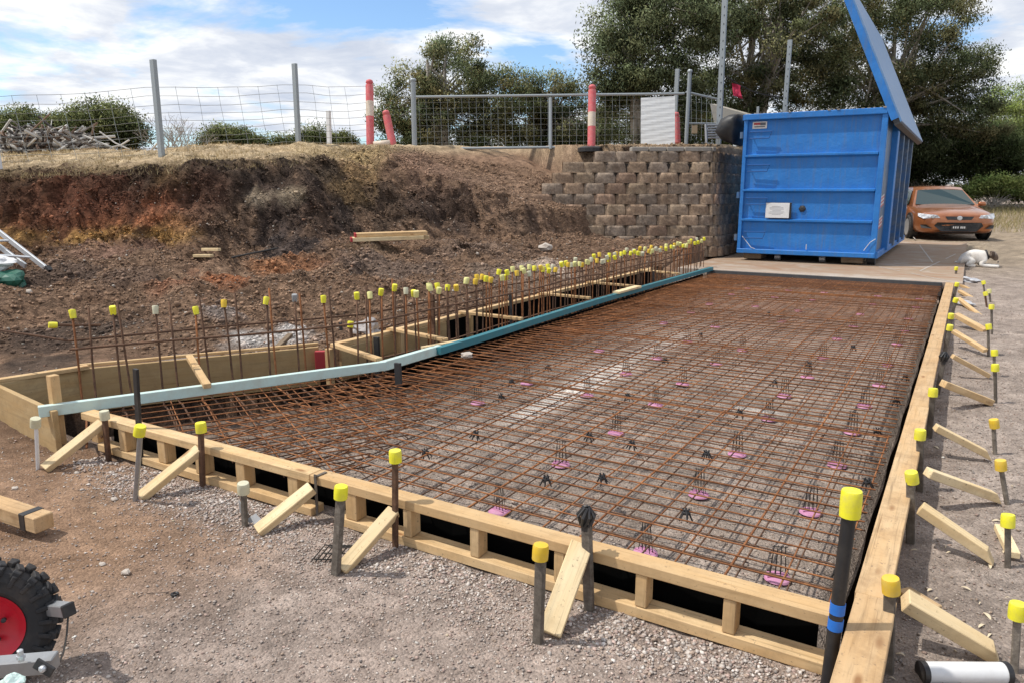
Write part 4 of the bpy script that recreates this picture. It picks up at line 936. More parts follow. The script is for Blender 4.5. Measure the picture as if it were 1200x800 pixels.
for x in (bx0+.75, bx1-.95):
    m2 = MB(); m2.tube([(x-.04, by0+.25, .08), (x+.06, by0+.25, .08)], .07, 12); m2.build('roller', M['galv'], bn)
m2 = MB(); m2.tube([(bx1-.16, by0+.3, .09), (bx1-.02, by0+.3, .09)], .088, 16); m2.build('roller', M['dark_metal'], bn)
# lid: hinged along the right top edge
hx, hz_ = bx1+.08, bz1-.0; fxx, fzz = -2.33, 5.05
dl = Vector((fxx-hx, 0, fzz-hz_)).normalized(); nl = Vector((dl.z, 0, -dl.x)); Ll = 2.52
def lp(a, y, o): return Vector((hx, y, hz_))+dl*a+nl*o
m2 = MB()
for (a0, a1, y0, y1, o0, o1) in [(-.28, Ll, by0-.05, by1+.1, 0, .03)]:
    vs = [lp(a, y, o) for a in (a0, a1) for y in (y0, y1) for o in (o0, o1)]; m2.add(vs, [(0, 1, 3, 2), (4, 6, 7, 5), (0, 4, 5, 1), (2, 3, 7, 6), (0, 2, 6, 4), (1, 5, 7, 3)])
lid = m2.build('lid', M['blue_pale'], bn)
m2 = MB()
def lbox(a0, a1, y0, y1, o0, o1):
    vs = [lp(a, y, o) for a in (a0, a1) for y in (y0, y1) for o in (o0, o1)]; m2.add(vs, [(0, 1, 3, 2), (4, 6, 7, 5), (0, 4, 5, 1), (2, 3, 7, 6), (0, 2, 6, 4), (1, 5, 7, 3)])
lbox(-.2, Ll, by0-.06, by0+.03, -.12, .002); lbox(-.2, Ll, by1+.02, by1+.11, -.12, .002); lbox(Ll-.02, Ll+.06, by0-.06, by1+.11, -.12, .002)
for y in (16.8, 18.3, 19.9): lbox(.02, Ll-.1, y, y+.07, -.09, -.004)
m2.build('lid_frame', M['blue'], bn).parent = bn
m2 = MB(); lbox(-.30, -.12, by0-.04, by1+.09, -.10, -.002); m2.build('lid_hinge_flap', M['dark_metal'], bn)
m2 = MB()
for k in range(26): m2.box((bx0+.1+k*.095+J(.02), by0-.02+J(.03), bz1+.01), (random.uniform(.02, .06), .03, random.uniform(.01, .035)))
m2.build('crumbs', M['concrete_plain'], bn)
# ---------------------------------------------------------------- things on top of the wall
sh = [(853, 168), (846, 158), (852, 142), (862, 135), (872, 135), (871, 150), (866, 172)]
cpt = [aty(px, py, 15.75) for px, py in sh]
bm = bmesh.new(); mid = sum(cpt, Vector())/len(cpt); rings = []
for t_, sc in ((-.55, .55), (-.45, .9), (0, 1.0), (.25, .9), (.34, .5)): rings.append([bm.verts.new(((p.x-mid.x)*sc*1.15+mid.x, mid.y+t_*1.0+J(.03), (p.z-mid.z)*sc+mid.z+J(.02))) for p in cpt])
for a, b in zip(rings[:-1], rings[1:]):
    for k in range(7): bm.faces.new((a[k], a[(k+1) % 7], b[(k+1) % 7], b[k]))
bm.faces.new(rings[0][::-1]); bm.faces.new(rings[-1]); bmesh.ops.subdivide_edges(bm, edges=bm.edges[:], cuts=1, smooth=.4, use_grid_fill=True); bmesh.ops.recalc_face_normals(bm, faces=bm.faces)
me = bpy.data.meshes.new('rubber_mat'); bm.to_mesh(me); bm.free(); me.polygons.foreach_set('use_smooth', [True]*len(me.polygons)); me.materials.append(M['black']); o = bpy.data.objects.new('rubber_mat', me); COL.objects.link(o)
tag(o, 'bulging black rubber sheet hung over the wall beside the blue bin', 'rubber sheet')
mb = MB(); a, b, c, d = [atd(*k) for k in ((832, 122, 17.2), (886, 137, 17.2), (868, 150, 17.2), (838, 150, 17.2))]; off = Vector((.1, .12, .0))
mb.add([a, b, c, d, a+off, b+off, c+off, d+off], [(0, 1, 2, 3), (7, 6, 5, 4), (0, 4, 5, 1), (1, 5, 6, 2), (2, 6, 7, 3), (3, 7, 4, 0)])
tag(mb.build('leaning_slab', m_plain('beige_slab', (.46, .42, .34), .9, dirt=(.3, .26, .2)), origin=a), 'pale beige slab leaning behind the tall perforated post', 'slab')
# ---------------------------------------------------------------- fences
def post(name, label, px0, py0, px1, py1, D, r, mat, cat='post', group=None, seg=8, sq=False, holes=False, loc0=None):
    p0 = atd(px0, py0, D); p1 = atd(px1, py1, D); p0.z = min(p0.z, gz(p0.x, p0.y)-.05); ztop = p1.z; p1 = Vector((p0.x+J(.03), p0.y, ztop))
    t = thing(name, label, cat, p0, group=group, world=True); mb = MB()
    if sq: mb.beam(p0, p1, r*2, r*1.4, up=(0, 1, 0), bev=.004)
    else: mb.tube([p0, p1], r, seg)
    mb.build('shaft', M[mat], t)
    if holes:
        mb = MB(); n = int((p1-p0).length/.17)
        for i in range(2, n):
            p = p0.lerp(p1, i/n)-Vector(CF)*(r*.75); mb.box(p, (r*.7, .006, .035), Matrix.Rotation(PS, 3, 'Z'))
        mb.build('slots', M['black'], t)
    if not sq: mb = MB(); mb.lathe([(r*1.25, -.03), (r*1.3, .0), (r*.8, .03)], 10, p1); mb.build('post_cap', M[mat], t)
    return t, p0, p1
# left wire fence
GP_ = 'steel fence posts along the bank'
fp = [('pale stub post at the far left edge of the bank', 1, 205, 2, 166, 12.6, .04, 'white_plastic'), ('tall grey steel picket in front of the bare shrub', 190, 187, 180, 74, 13.7, .055, 'fence'), ('tall grey steel picket between the two round bushes', 350, 172, 342, 78, 15.0, .05, 'fence')]
for l, a, b, c, d, D, r, mt in fp: post('fence_post', l, a, b, c, d, D, r, mt, 'post', GP_, sq=True)
post('fence_post', 'short white timber post behind the wire left of the pink bollard', 386, 172, 385, 131, 17, .05, 'white_plastic', 'post', GP_, sq=True)
def wiremesh(name, ctrl, rows_t, label, cat, step, r=.0035, jit=.0, slant=0):
    """ctrl: list of (top Vector, bottom Vector) supports"""
    mb = MB(); L = [0]
    for (a, _), (b, _) in zip(ctrl[:-1], ctrl[1:]): L.append(L[-1]+(a-b).length)
    def P(s, t):
        for i in range(len(ctrl)-1):
            if s <= L[i+1]+1e-6: break
        u = (s-L[i])/(L[i+1]-L[i]); a = ctrl[i][0].lerp(ctrl[i+1][0], u); b = ctrl[i][1].lerp(ctrl[i+1][1], u); return a.lerp(b, t)+Vector((0, 0, -.05*math.sin(u*math.pi)*jit))
    for t in rows_t:
        n = max(2, int(L[-1]/.5)); mb.tube([P(L[-1]*i/n, t)+Vector((0, 0, J(.012*jit))) for i in range(n+1)], r*1.2, 3, False)
    s = step*.3
    while s < L[-1]-step*.6:
        mb.tube([P(s+slant*(1-t)*1.0 if s+slant < L[-1] else s, t)+Vector((J(.01), 0, 0))*jit for t in (0, .25, .5, .75, 1)], r, 3, False); s += step
    o = mb.build(name, M['fence'], origin=ctrl[0][1]); tag(o, label, cat); return o
def TB(px, top, bot, D):
    a = atd(px, top, D); b = atd(px, bot, D); b.x, b.y = a.x, a.y; b.z = max(b.z, gz(a.x, a.y)-.02); return a, b
wiremesh('wire_fence', [TB(-120, 118, 200, 12.8), TB(0, 112, 195, 12.9), TB(184, 101, 188, 13.75), TB(345, 98, 176, 15.05), TB(432, 101, 176, 16.2)], [0, .13, .26, .38, .49, .6, .7, .79, .88, .96], 'sagging rusty square wire fence strung along the top of the left bank', 'wire fence', .38, .0042, 1.0, -.14)
# right gate panel
gt = thing('gate_fence', 'long galvanised fence panel with wire infill at the top of the bank', 'fence panel', tuple(atd(485, 175, 16.5)), world=True)
g0, g1 = atd(485, 175, 16.5), atd(800, 171, 16.5); h0, h1 = atd(482, 114, 16.5), atd(802, 110, 16.5)
def rail(name, a, b, r, par): mb = MB(); mb.tube([a, b], r, 8); return mb.build(name, M['fence'], par)
rail('top_rail', h0, h1, .028, gt); rail('bottom_rail', g0+Vector((0, 0, .0)), g1, .028, gt)
rail('upright', atd(645, 175, 16.5), atd(645, 115, 16.5), .04, gt)
mb = MB()
for i in range(1, 9): t = i/9; mb.tube([h0.lerp(g0, t), h1.lerp(g1, t)], .0032, 3, False)
for i in range(1, 38): t = i/38; mb.tube([h0.lerp(h1, t), g0.lerp(g1, t)], .0022, 3, False)
mb.build('wire_infill', M['fence'], gt)
post('gate_post', 'grey pipe post with a bracket at the left end of the fence panel', 486, 176, 479, 96, 16.4, .055, 'fence', 'post', GP_)
post('gate_post', 'galvanised pipe post on the wall left of the tall perforated post', 804, 167, 802, 86, 16.4, .045, 'fence', 'post', GP_)
post('gate_post', 'thin grey post rising behind the white sheet', 789, 168, 787, 84, 17.6, .045, 'fence', 'post', GP_, sq=True)
post('perforated_post', 'very tall perforated steel post beside the black rubber sheet', 842, 166, 844, -30, 16.6, .055, 'fence', 'post', GP_, sq=True, holes=True)
post('perforated_post', 'perforated steel post standing behind the blue bin', 916, 170, 920, 52, 18.5, .05, 'fence', 'post', GP_, sq=True, holes=True)
post('fence_post', 'small grey post end behind the blue bin edge', 887, 160, 887, 126, 18.5, .03, 'fence', 'post', GP_, sq=True)
t = thing('short_fence', 'short galvanised rail bay between the pipe post and the tall perforated post', 'fence panel', tuple(atd(820, 165, 16.5)), world=True)
rail('top_rail', atd(804, 108, 16.4), atd(843, 117, 16.6), .025, t); rail('bottom_rail', atd(804, 145, 16.4), atd(840, 145, 16.6), .02, t)
mb = MB()
for i in range(1, 7): a = atd(804+i*6, 109+i*1.4, 16.5); b = atd(804+i*6, 165, 16.5); mb.tube([a, b], .003, 3, False)
for i in range(1, 6): mb.tube([atd(804, 108+i*10, 16.5), atd(842, 115+i*9, 16.5)], .003, 3, False)
mb.build('wire_infill', M['fence'], t)
mb = MB(); mb.box(atd(814, 152, 16.3), (.12, .02, .17), Matrix.Rotation(PS, 3, 'Z')); tag(mb.build('small_plate', m_plain('tan_plate', (.45, .33, .2), .6), origin=atd(814, 152, 16.3)), 'small tan plate wired to the short rail bay', 'plate')
t = thing('pipe_bundle', 'stack of galvanised pipe offcuts standing on the wall', 'pipes', tuple(atd(832, 165, 16.1)), world=True)
mb = MB()
for k in range(6): a = atd(828, 147+k*3, 16.2); mb.tube([a, a+Vector((.26, .2, .01))], .022, 7)
mb.tube([atd(828, 168, 16.2), atd(827, 146, 16.2)], .03, 7); mb.build('pipe_stack', M['galv'], t)
# cord with red rag
mb = MB(); a, b = atd(846, 87, 16.6), atd(917, 114, 18.5); pts = [a.lerp(b, i/8)+Vector((0, 0, -.12*math.sin(i/8*math.pi))) for i in range(9)]; mb.tube(pts, .012, 5); tag(mb.build('cord', M['wire_dark'], origin=a), 'dark cord strung between the two perforated posts', 'cord')
mb = MB(); g = [[atd(858+i*3.3+j*.6, 97+j*4+i*1.2, 16.85)+Vector((J(.02), J(.05), J(.02))) for i in range(4)] for j in range(5)]
for j in range(4):
    for i in range(3): mb.quad(g[j][i], g[j][i+1], g[j+1][i+1], g[j+1][i])
tag(mb.build('red_rag', M['rag'], smooth=True, origin=g[0][0]), 'red rag tied to the dark cord', 'rag')
# white sheet
mb = MB(); n, m_ = 8, 26; tl, tr, bl, br = atd(751, 115, 16.3), atd(791, 113, 16.3), atd(751, 173, 16.3), atd(791, 169, 16.3)
g = [[tl.lerp(tr, i/n).lerp(bl.lerp(br, i/n), j/m_)+Vector((0, -.003*math.sin(j*1.9+i*.5)+J(.001), 0)) for i in range(n+1)] for j in range(m_+1)]
for j in range(m_):
    for i in range(n): mb.quad(g[j][i], g[j+1][i], g[j+1][i+1], g[j][i+1])
tag(mb.build('white_sheet', M['shadecloth'], origin=tl), 'white corrugated plastic sheet fixed to the right end of the fence panel', 'sheet')
# bollards
def bollard(label, px0, py0, px1, py1, D, r, bands, base=True):
    p0 = atd(px0, py0, D); p1 = atd(px1, py1, D); t = thing('bollard', label, 'bollard', p0, group='faded pink bollards by the fence', world=True)
    for k, (a, b, mt) in enumerate(bands): mb = MB(); mb.tube([p0.lerp(p1, a), p0.lerp(p1, b)], r*(1.0+.02*(k % 2)), 14); mb.build('sleeve', M[mt], t, smooth=True, autos=40)
    mb = MB(); q = Vector((0, 0, 1)).rotation_difference(p1-p0).to_matrix(); mb.lathe([(r*.7, 0), (r*.75, .03), (r*1.0, .05), (r*.8, .10), (r*.3, .12)], 12, p1, q); mb.build('knob', M['orange_red'], t, smooth=True)
    if base: mb = MB(); mb.lathe([(.30, -.06), (.30, .02), (.22, .05), (.1, .06)], 12, p0); mb.build('rubber_base', M['black'], t)
bollard('tall faded pink bollard with a white band at the end of the wire fence', 434, 174, 433, 100, 16.2, .085, [(0, .5, 'orange_red'), (.5, .74, 'white_sleeve'), (.74, 1, 'orange_red')])
bollard('short leaning pink bollard beside the tall one', 461, 174, 453, 136, 16.2, .085, [(0, 1, 'orange_red')])
bollard('pink bollard with a yellowish band in front of the fence panel', 693, 175, 694, 106, 16.1, .085, [(0, .38, 'orange_red'), (.38, .62, 'white_sleeve'), (.62, 1, 'orange_red')])
bollard('pink bollard mostly hidden behind the white sheet', 793, 168, 792, 138, 16.9, .085, [(0, 1, 'orange_red')], False)
mb = MB(); mb.tube([atd(438, 170, 16.0), atd(457, 168, 16.0)], .07, 12); tag(mb.build('fallen_sleeve', M['white_sleeve'], smooth=True, origin=atd(438, 170, 16)), 'pale plastic sleeve lying between the two left bollards', 'sleeve')
mb = MB(); a, b = atd(735, 180, 16.0), atd(800, 172, 16.0); mb.tube([a, a.lerp(b, .4)+Vector((0, 0, .04)), b], .035, 7); tag(mb.build('drain_hose', M['black'], origin=a), 'dark hose lying along the top of the wall under the white sheet', 'hose')
# ---------------------------------------------------------------- things on the bank
def wood_pile():
    p = hit(457, 292); d = (at(500, 283, p.z+.05)-at(418, 293, p.z+.05)); d = Vector((.70, .71, .02)).normalized()
    a = atd(418, 293, p.x*CF[0]+p.y*CF[1]+(p.z-H)*CF[2]); z = gz(a.x, a.y)
    for k in range(3):
        t = thing('red_ended_board', ['pale board with a red painted end, topmost of the little stack on the bank', 'lower pale board with a red painted end in the stack on the bank', 'pale board without red paint at the back of the stack on the bank'][k], 'board', group='boards stacked on the bank', world=True)
        L = 1.12; zb2 = gz(a.x+d.x*1.0, a.y+d.y*1.0); a2 = Vector((a.x-.02*k, a.y-.07*k if k < 2 else a.y+.12, z+.16-.066*k if k < 2 else z+.08)); d = Vector((.70, .71, .02)).normalized()
        board('timber', a2, a2+d*L, .30 if k < 2 else .09, .06, M['pine_pale'] if k else M['pine'], t)
        if k < 2: board('painted_end', a2-d*.03, a2+d*.004, .302, .062, M['red_paint'], t)
wood_pile()
for i, (px, py, L, an, w, lab) in enumerate([(228, 303, .32, .2, .07, 'pale sawn offcut lying on the dirt shelf, left of the dark rod'), (238, 299, .34, .1, .06, 'upper pale offcut of the pair on the dirt shelf')]):
    p = hit(px, py)+Vector((0, 0, .03+.05*i)); o = board('timber_offcut', p, p+Vector((L*math.cos(an), L*math.sin(an), .01)), w, .04, M['pine_pale']); tag(o, lab, 'offcut')
p, q = hit(272, 305)+Vector((0, 0, .03)), hit(325, 297)+Vector((0, 0, .06)); mb = MB(); mb.tube([p, q], .014, 6); tag(mb.build('dark_rod', M['wire_dark'], origin=p), 'dark rod lying on the dirt shelf beside the offcuts', 'rod')
# ladder at the far left
lt = thing('ladder', 'aluminium ladder lying against the dirt at the far left', 'ladder', tuple(hit(55, 318)), world=True)
D0 = 9.6
a0, a1 = atd(57, 316, D0), atd(-50, 235, D0+.6); b0, b1 = atd(40, 300, D0+.35), atd(-60, 262, D0-.1)
a0, a1 = atd(57, 317, D0), atd(-45, 238, D0+.8); b0, b1 = atd(20, 322, D0-.2), atd(-80, 240, D0+.5)
for a, b in ((a0, a1), (atd(30, 312, D0+.3)+Vector((0, 0, 0)), atd(-60, 245, D0+.9))):
    board('rail', a, b, .03, .07, M['alu'], lt)
for t_ in (.18, .42, .66, .9): mb = MB(); mb.tube([a0.lerp(a1, t_), atd(30, 312, D0+.3).lerp(atd(-60, 245, D0+.9), t_)+Vector((-.28, -.1, 0))], .018, 7); mb.build('rung', M['alu'], lt)
mb = MB(); mb.box(a0, (.09, .06, .09), Matrix.Rotation(.6, 3, 'Y')); mb.build('rubber_foot', M['black'], lt)
def blob(name, label, cat, p, s, mat, seed=1, sub=3, amp=.25):
    bm = bmesh.new(); bmesh.ops.create_icosphere(bm, subdivisions=sub, radius=1); rs = random.Random(seed); off = [rs.uniform(0, 6) for _ in range(6)]
    for v in bm.verts:
        c = v.co; k = 1+amp*(math.sin(c.x*3+off[0])*math.cos(c.y*4+off[1])+.6*math.sin(c.z*6+off[2]+c.x*4)+.4*rs.uniform(-.5, .5)); v.co = Vector((c.x*s[0]*k, c.y*s[1]*k, c.z*s[2]*k))
    me = bpy.data.meshes.new(name); bm.to_mesh(me); bm.free(); me.materials.append(mat); o = bpy.data.objects.new(name, me); COL.objects.link(o); o.location = p
    if label: tag(o, label, cat)
    return o
t_ = atd(4, 318, 9.0); blob('sack', 'crumpled dark green plastic sack at the left edge', 'sack', Vector((t_.x, t_.y, gz(t_.x, t_.y)+.12)), (.24, .2, .15), M['green_bag'], 3)
t_ = atd(0, 306, 9.1); blob('sack', 'crumpled white plastic sheet above the green sack', 'sack', Vector((t_.x, t_.y, gz(t_.x, t_.y)+.28)), (.17, .15, .08), M['white_plastic'], 5)
t_ = hit(440, 396); blob('sack', 'torn clear plastic bag behind the trench box', 'sack', Vector((t_.x-.1, t_.y, gz(t_.x, t_.y)+.06)), (.13, .12, .09), m_plain('dirty_plastic', (.42, .38, .36), .35), 8)
M['rock'] = m_plain('pale_rock', (.52, .46, .40), .95, var=.3, dirt=(.25, .18, .13), dirt_amt=.5)
for px, py, s, lab in [(639, 293, .13, 'pale round rock at the foot of the wall'), (18, 573, .02, 'small white stone in the dark dirt at the far left'), (134, 587, .02, 'pale lump on the brown dirt below the second brace'), (148, 673, .02, 'grey pebble near the trailer wheel'), (547, 414, .05, 'white stone beside the joint of the teal rail'), (120, 663, .016, 'flat white stone on the brown dirt'), (90, 555, .016, 'light stone beside the leftmost brace')]:
    p = hit(px, py) if (px, py) != (547, 414) else at(547, 418, -.02); blob('rock', lab, 'rock', p+Vector((0, 0, s*.3)), (s, s*.8, s*.55), M['rock'], int(px), 2, .2)
# debris pile of logs
lg = 'dead logs heaped on the grass'
LD = [(5, 168, 40, 186, .09, 'forked grey log at the left end of the heap'), (12, 186, 52, 160, .07, 'pale log slanting up through the heap'), (20, 162, 58, 184, .06, 'thin grey log sloping down to the right'), (35, 182, 74, 166, .08, 'weathered log across the middle of the heap'),
      (58, 168, 102, 182, .10, 'long pale fallen log at the right side of the heap'), (64, 186, 90, 181, .14, 'thick short white log at the front of the heap'), (88, 176, 126, 174, .09, 'dark charred log lying right of the heap'), (84, 166, 97, 152, .07, 'broken stump leaning out of the heap'), (126, 180, 142, 179, .10, 'pale round log end lying on the grass'), (-10, 182, 8, 158, .06, 'upright grey branch at the far left of the heap'),
      (28, 170, 34, 186, .05, 'short upright stick in the heap'), (48, 186, 66, 172, .05, 'bent bleached branch in the heap'), (70, 172, 88, 168, .07, 'brown log resting on top of the heap')]
for k, (a, b, c, d, r, lab) in enumerate(LD):
    D = 16.0+.25*(k % 4); p, q = atd(a, b, D), atd(c, d, D+.3*(k % 3)); g_ = gz(p.x, p.y)
    mb = MB(); m_ = p.lerp(q, .5)+Vector((J(.08), J(.08), J(.08))); r *= .62; mb.tube([p, m_, q], [r, r*.9, r*.6], 8); 
    tag(mb.build('log', m_plain('log_%d' % k, [(.42, .40, .37), (.30, .27, .24), (.48, .45, .41), (.10, .085, .075)][[0, 0, 1, 1, 2, 2, 3, 1, 2, 0, 1, 2, 3][k]], .9, var=.3, dirt=(.14, .11, .09), dscale=4), smooth=True, origin=p), lab, 'log', lg)
mb = MB()
for k in range(900):
    c = atd(random.gauss(45, 34), 178, random.uniform(16, 18)); h = random.uniform(0, .62)*max(.1, 1-abs(random.gauss(0, .7))); mb.mat = random.choice([0, 1, 1, 2, 2, 3]); c.z = gz(c.x, c.y)+h
    a = random.uniform(0, 6.28); L = random.uniform(.15, .6); e = Vector((math.cos(a)*L, math.sin(a)*L, random.uniform(-.7, .9)*L)); mb.tube([c-e, c+Vector((0, 0, J(.1))), c+e], [random.uniform(.006, .035)]*3, 5)
tag(mb.build('brushwood', [M['dead_wood'], m_plain('charred_wood', (.06, .05, .045), .9), m_plain('bleached_wood', (.55, .52, .47), .9), m_plain('brown_wood', (.2, .13, .09), .9)], origin=atd(52, 178, 17)), 'tangled grey brushwood heap on the grass behind the wire fence', 'brushwood', kind='stuff')
# ---------------------------------------------------------------- foreground bits
p = at(2, 592, -.11); q = at(55, 612, -.11); q.z = -.13; t = thing('strapped_timber', 'sawn timber block end with a black strap at the left edge', 'timber', p, world=True)
q = at(52, 612, -.14); p = at(-60, 575, -.12); board('timber', p, q, .09, .075, M['pine_form'], t, bev=.004)
d = (q-p).normalized(); s_ = q-d*.09; board('strap', s_-d*.02, s_+d*.02, .096, .081, M['black'], t, bev=.002)
# white roll
a, b = at(1080, 787, -.198), at(1180, 788, -.198); t = thing('white_roll', 'white plastic roll with black ends lying on the gravel at the lower right', 'roll', a, world=True)
d = (b-a).normalized(); mb = MB(); mb.tube([a+d*.012, b-d*.012], .034, 20); mb.build('tube', M['white_plastic'], t, smooth=True, autos=40)
for e, s_ in ((a, 1), (b, -1)): mb = MB(); mb.tube([e-d*s_*.004, e+d*s_*.013], .0365, 20); mb.build('end_cap', M['black'], t, smooth=True, autos=40)
# bracket
p = at(286, 606, -.2); t = thing('steel_bracket', 'small galvanised angle bracket lying behind the short grey capped stake', 'bracket', p, world=True)
mb = MB(); u_ = Vector((.9, -.2, 0)); mb.box(p+Vector((-.05, .03, .0)), (.15, .004, .085), Matrix.Rotation(-.5, 3, 'Z')); mb.box(p+Vector((.03, .03, -.02)), (.10, .06, .004), Matrix.Rotation(-.4, 3, 'Z') @ Matrix.Rotation(.4, 3, 'X')); mb.build('plate', M['galv'], t)
# black wire offcut
p = at(382, 660, -.225); mb = MB()
for k in range(6): o_ = Vector((.018*k, .01*k, 0)); mb.tube([p+o_+Vector((-.07, -.02, .0)), p+o_+Vector((-.02, .02, .075)), p+o_+Vector((.02, .04, .07))], .003, 5)
for k in range(3): mb.tube([p+Vector((-.06+k*.03, -.01+k*.015, .01+k*.03)), p+Vector((.05+k*.03, .05+k*.015, .01+k*.03))], .003, 5)
tag(mb.build('wire_offcut', M['wire_dark'], origin=p), 'black wire mesh offcut beside the crumpled capped stake', 'wire offcut')
p = at(205, 697, -.225); mb = MB()
for k in range(12): a0_, a1_ = k*.5236, (k+1)*.5236; mb.tube([p+Vector((.012*math.cos(a0_), .012*math.sin(a0_), .006)), p+Vector((.012*math.cos(a1_), .012*math.sin(a1_), .006))], .005, 5)
mb.tube([p, p+Vector((-.05, -.01, .002)), p+Vector((-.11, -.05, .001))], .0012, 4); tag(mb.build('rubber_ring', M['black'], origin=p), 'small black ring with a trailing string on the gravel', 'ring')
# shavings
for i in range(26):
    px, py = [(1108, 640), (1112, 648), (1090, 690), (1098, 700), (1094, 708), (1132, 690), (1055, 770), (1035, 782), (1160, 742), (1045, 795), (1100, 735), (1168, 610)][i] if i < 12 else (random.uniform(1070, 1195), random.uniform(470, 795))
    p = at(px, py, -.222); p.z = gz(p.x, p.y)+.004; a = random.uniform(0, 3.1); L = random.uniform(.008, .03); w = L*random.uniform(.2, .4); e = Vector((math.cos(a), math.sin(a), 0)); n_ = Vector((-e.y, e.x, 0)); mb = MB(); K = 5
    for k in range(K):
        f = lambda j: p+e*(j/K-.5)*2*L+Vector((0, 0, .006*math.sin(j/K*3.1))); wd = lambda j: w*math.sin((j+.6)/(K+1.2)*math.pi)
        mb.quad(f(k)-n_*wd(k), f(k+1)-n_*wd(k+1), f(k+1)+n_*wd(k+1), f(k)+n_*wd(k))
    tag(mb.build('wood_shaving', M['chip'], origin=p), 'curled pale wood shaving on the gravel right of the side form', 'shaving', 'wood shavings right of the form')
# trailer wheel
cw = atd(-14, 738, 2.42); ax = Vector((.80, -.56, .12)).normalized(); Q = Vector((0, 0, 1)).rotation_difference(ax).to_matrix(); cw.z = max(cw.z, -.03)
tw = thing('hand_trailer', 'small trailer corner with chunky black tyre, red rim and galvanised frame', 'trailer', (cw.x, cw.y, -.235), world=True)
mb = MB(); Ro = .196; hw = .055
prof = [(.112, -hw*.8), (.13, -hw*1.0), (.165, -hw*1.05), (.188, -hw*.8), (Ro, -hw*.35), (Ro, hw*.35), (.188, hw*.8), (.165, hw*1.05), (.13, hw*1.0), (.112, hw*.8)]
mb.lathe(prof, 48, cw, Q, False); 
NL = 24
for k in range(NL):
    a = 2*math.pi*k/NL
    for sgn in (-1, 1):
        aa = a+(math.pi/NL if sgn > 0 else 0); Ra = Matrix.Rotation(aa, 3, 'Z')
        # lug: chevron bar from centre over the shoulder
        for (r_, z_, lr, lt_, lz, tw_) in ((Ro+.006, sgn*.016, .020, .022, .042, .35*sgn), (.193, sgn*.044, .024, .026, .030, -.1*sgn), (.172, sgn*.058, .040, .015, .012, 0)):
            rot = Q @ Ra @ Matrix.Rotation(tw_, 3, 'X'); c = cw+Q @ (Ra @ Vector((r_, 0, z_))); mb.box(c, (lr, lt_, lz), rot, .003)
tyre = mb.build('tyre', M['tyre'], tw)
mb = MB(); mb.lathe([(.02, .01), (.05, .012), (.085, .022), (.098, .034), (.112, .046), (.116, .05), (.112, .040), (.104, .0), (.02, -.01)], 40, cw, Q); rim = mb.build('rim', M['red_rim'], tw, smooth=True, autos=35)
mb = MB(); mb.lathe([(.03, .0), (.03, .035), (.024, .042), (.012, .044)], 16, cw+ax*.01, Q); mb.build('hub', M['galv'], tw, smooth=True, autos=35)
mb = MB()
for k in range(5):
    a = k*1.2566; c0 = cw+ax*.024+Q @ Vector((.055*math.cos(a), .055*math.sin(a), 0)); mb.lathe([(.008, 0), (.008, .012), (.004, .014)], 6, c0, Q)
mb.build('wheel_nuts', M['dark_metal'], tw)
a = atd(-60, 786, 2.02); b = atd(66, 775, 2.06); board('frame_bar', a, b, .045, .045, M['galv'], tw, bev=.003)
mb = MB(); c = atd(24, 766, 2.01); mb.lathe([(.008, -.02), (.008, .012), (.005, .014)], 8, c); mb.lathe([(.011, -.012), (.011, -.003)], 6, c); mb.build('bolt', M['alu'], tw)
c = atd(50, 783, 1.99); qd = Vector((0, 0, 1)).rotation_difference(-Vector(CF)).to_matrix(); mb = MB(); mb.box(c+Vector(CF)*.006, (.055, .03, .008), qd @ Matrix.Identity(3), .002); mb.build('black_plate', M['black'], tw)
mb = MB(); mb.lathe([(.010, -.004), (.010, .004), (.005, .008)], 8, c, qd); mb.build('bolt', M['alu'], tw)
a, b = atd(58, 712, 2.46), atd(80, 714, 2.40); board('axle_stub', a, b, .038, .04, M['galv'], tw); d = (b-a).normalized(); board('black_plug', b-d*.004, b+d*.008, .041, .043, M['black'], tw)
mb = MB(); mb.tube([atd(80, 720, 2.4), atd(78, 745, 2.38), atd(74, 765, 2.3), atd(66, 782, 2.2)], .0032, 5); mb.build('cable', M['wire_dark'], tw)
blob('teal_lever', None, None, atd(14, 800, 1.95), (.03, .03, .02), M['aqua'], 4).parent = None
o = COL.objects[-1]; wl = Vector(o.location); o.parent = tw; o.location = wl-tw.location
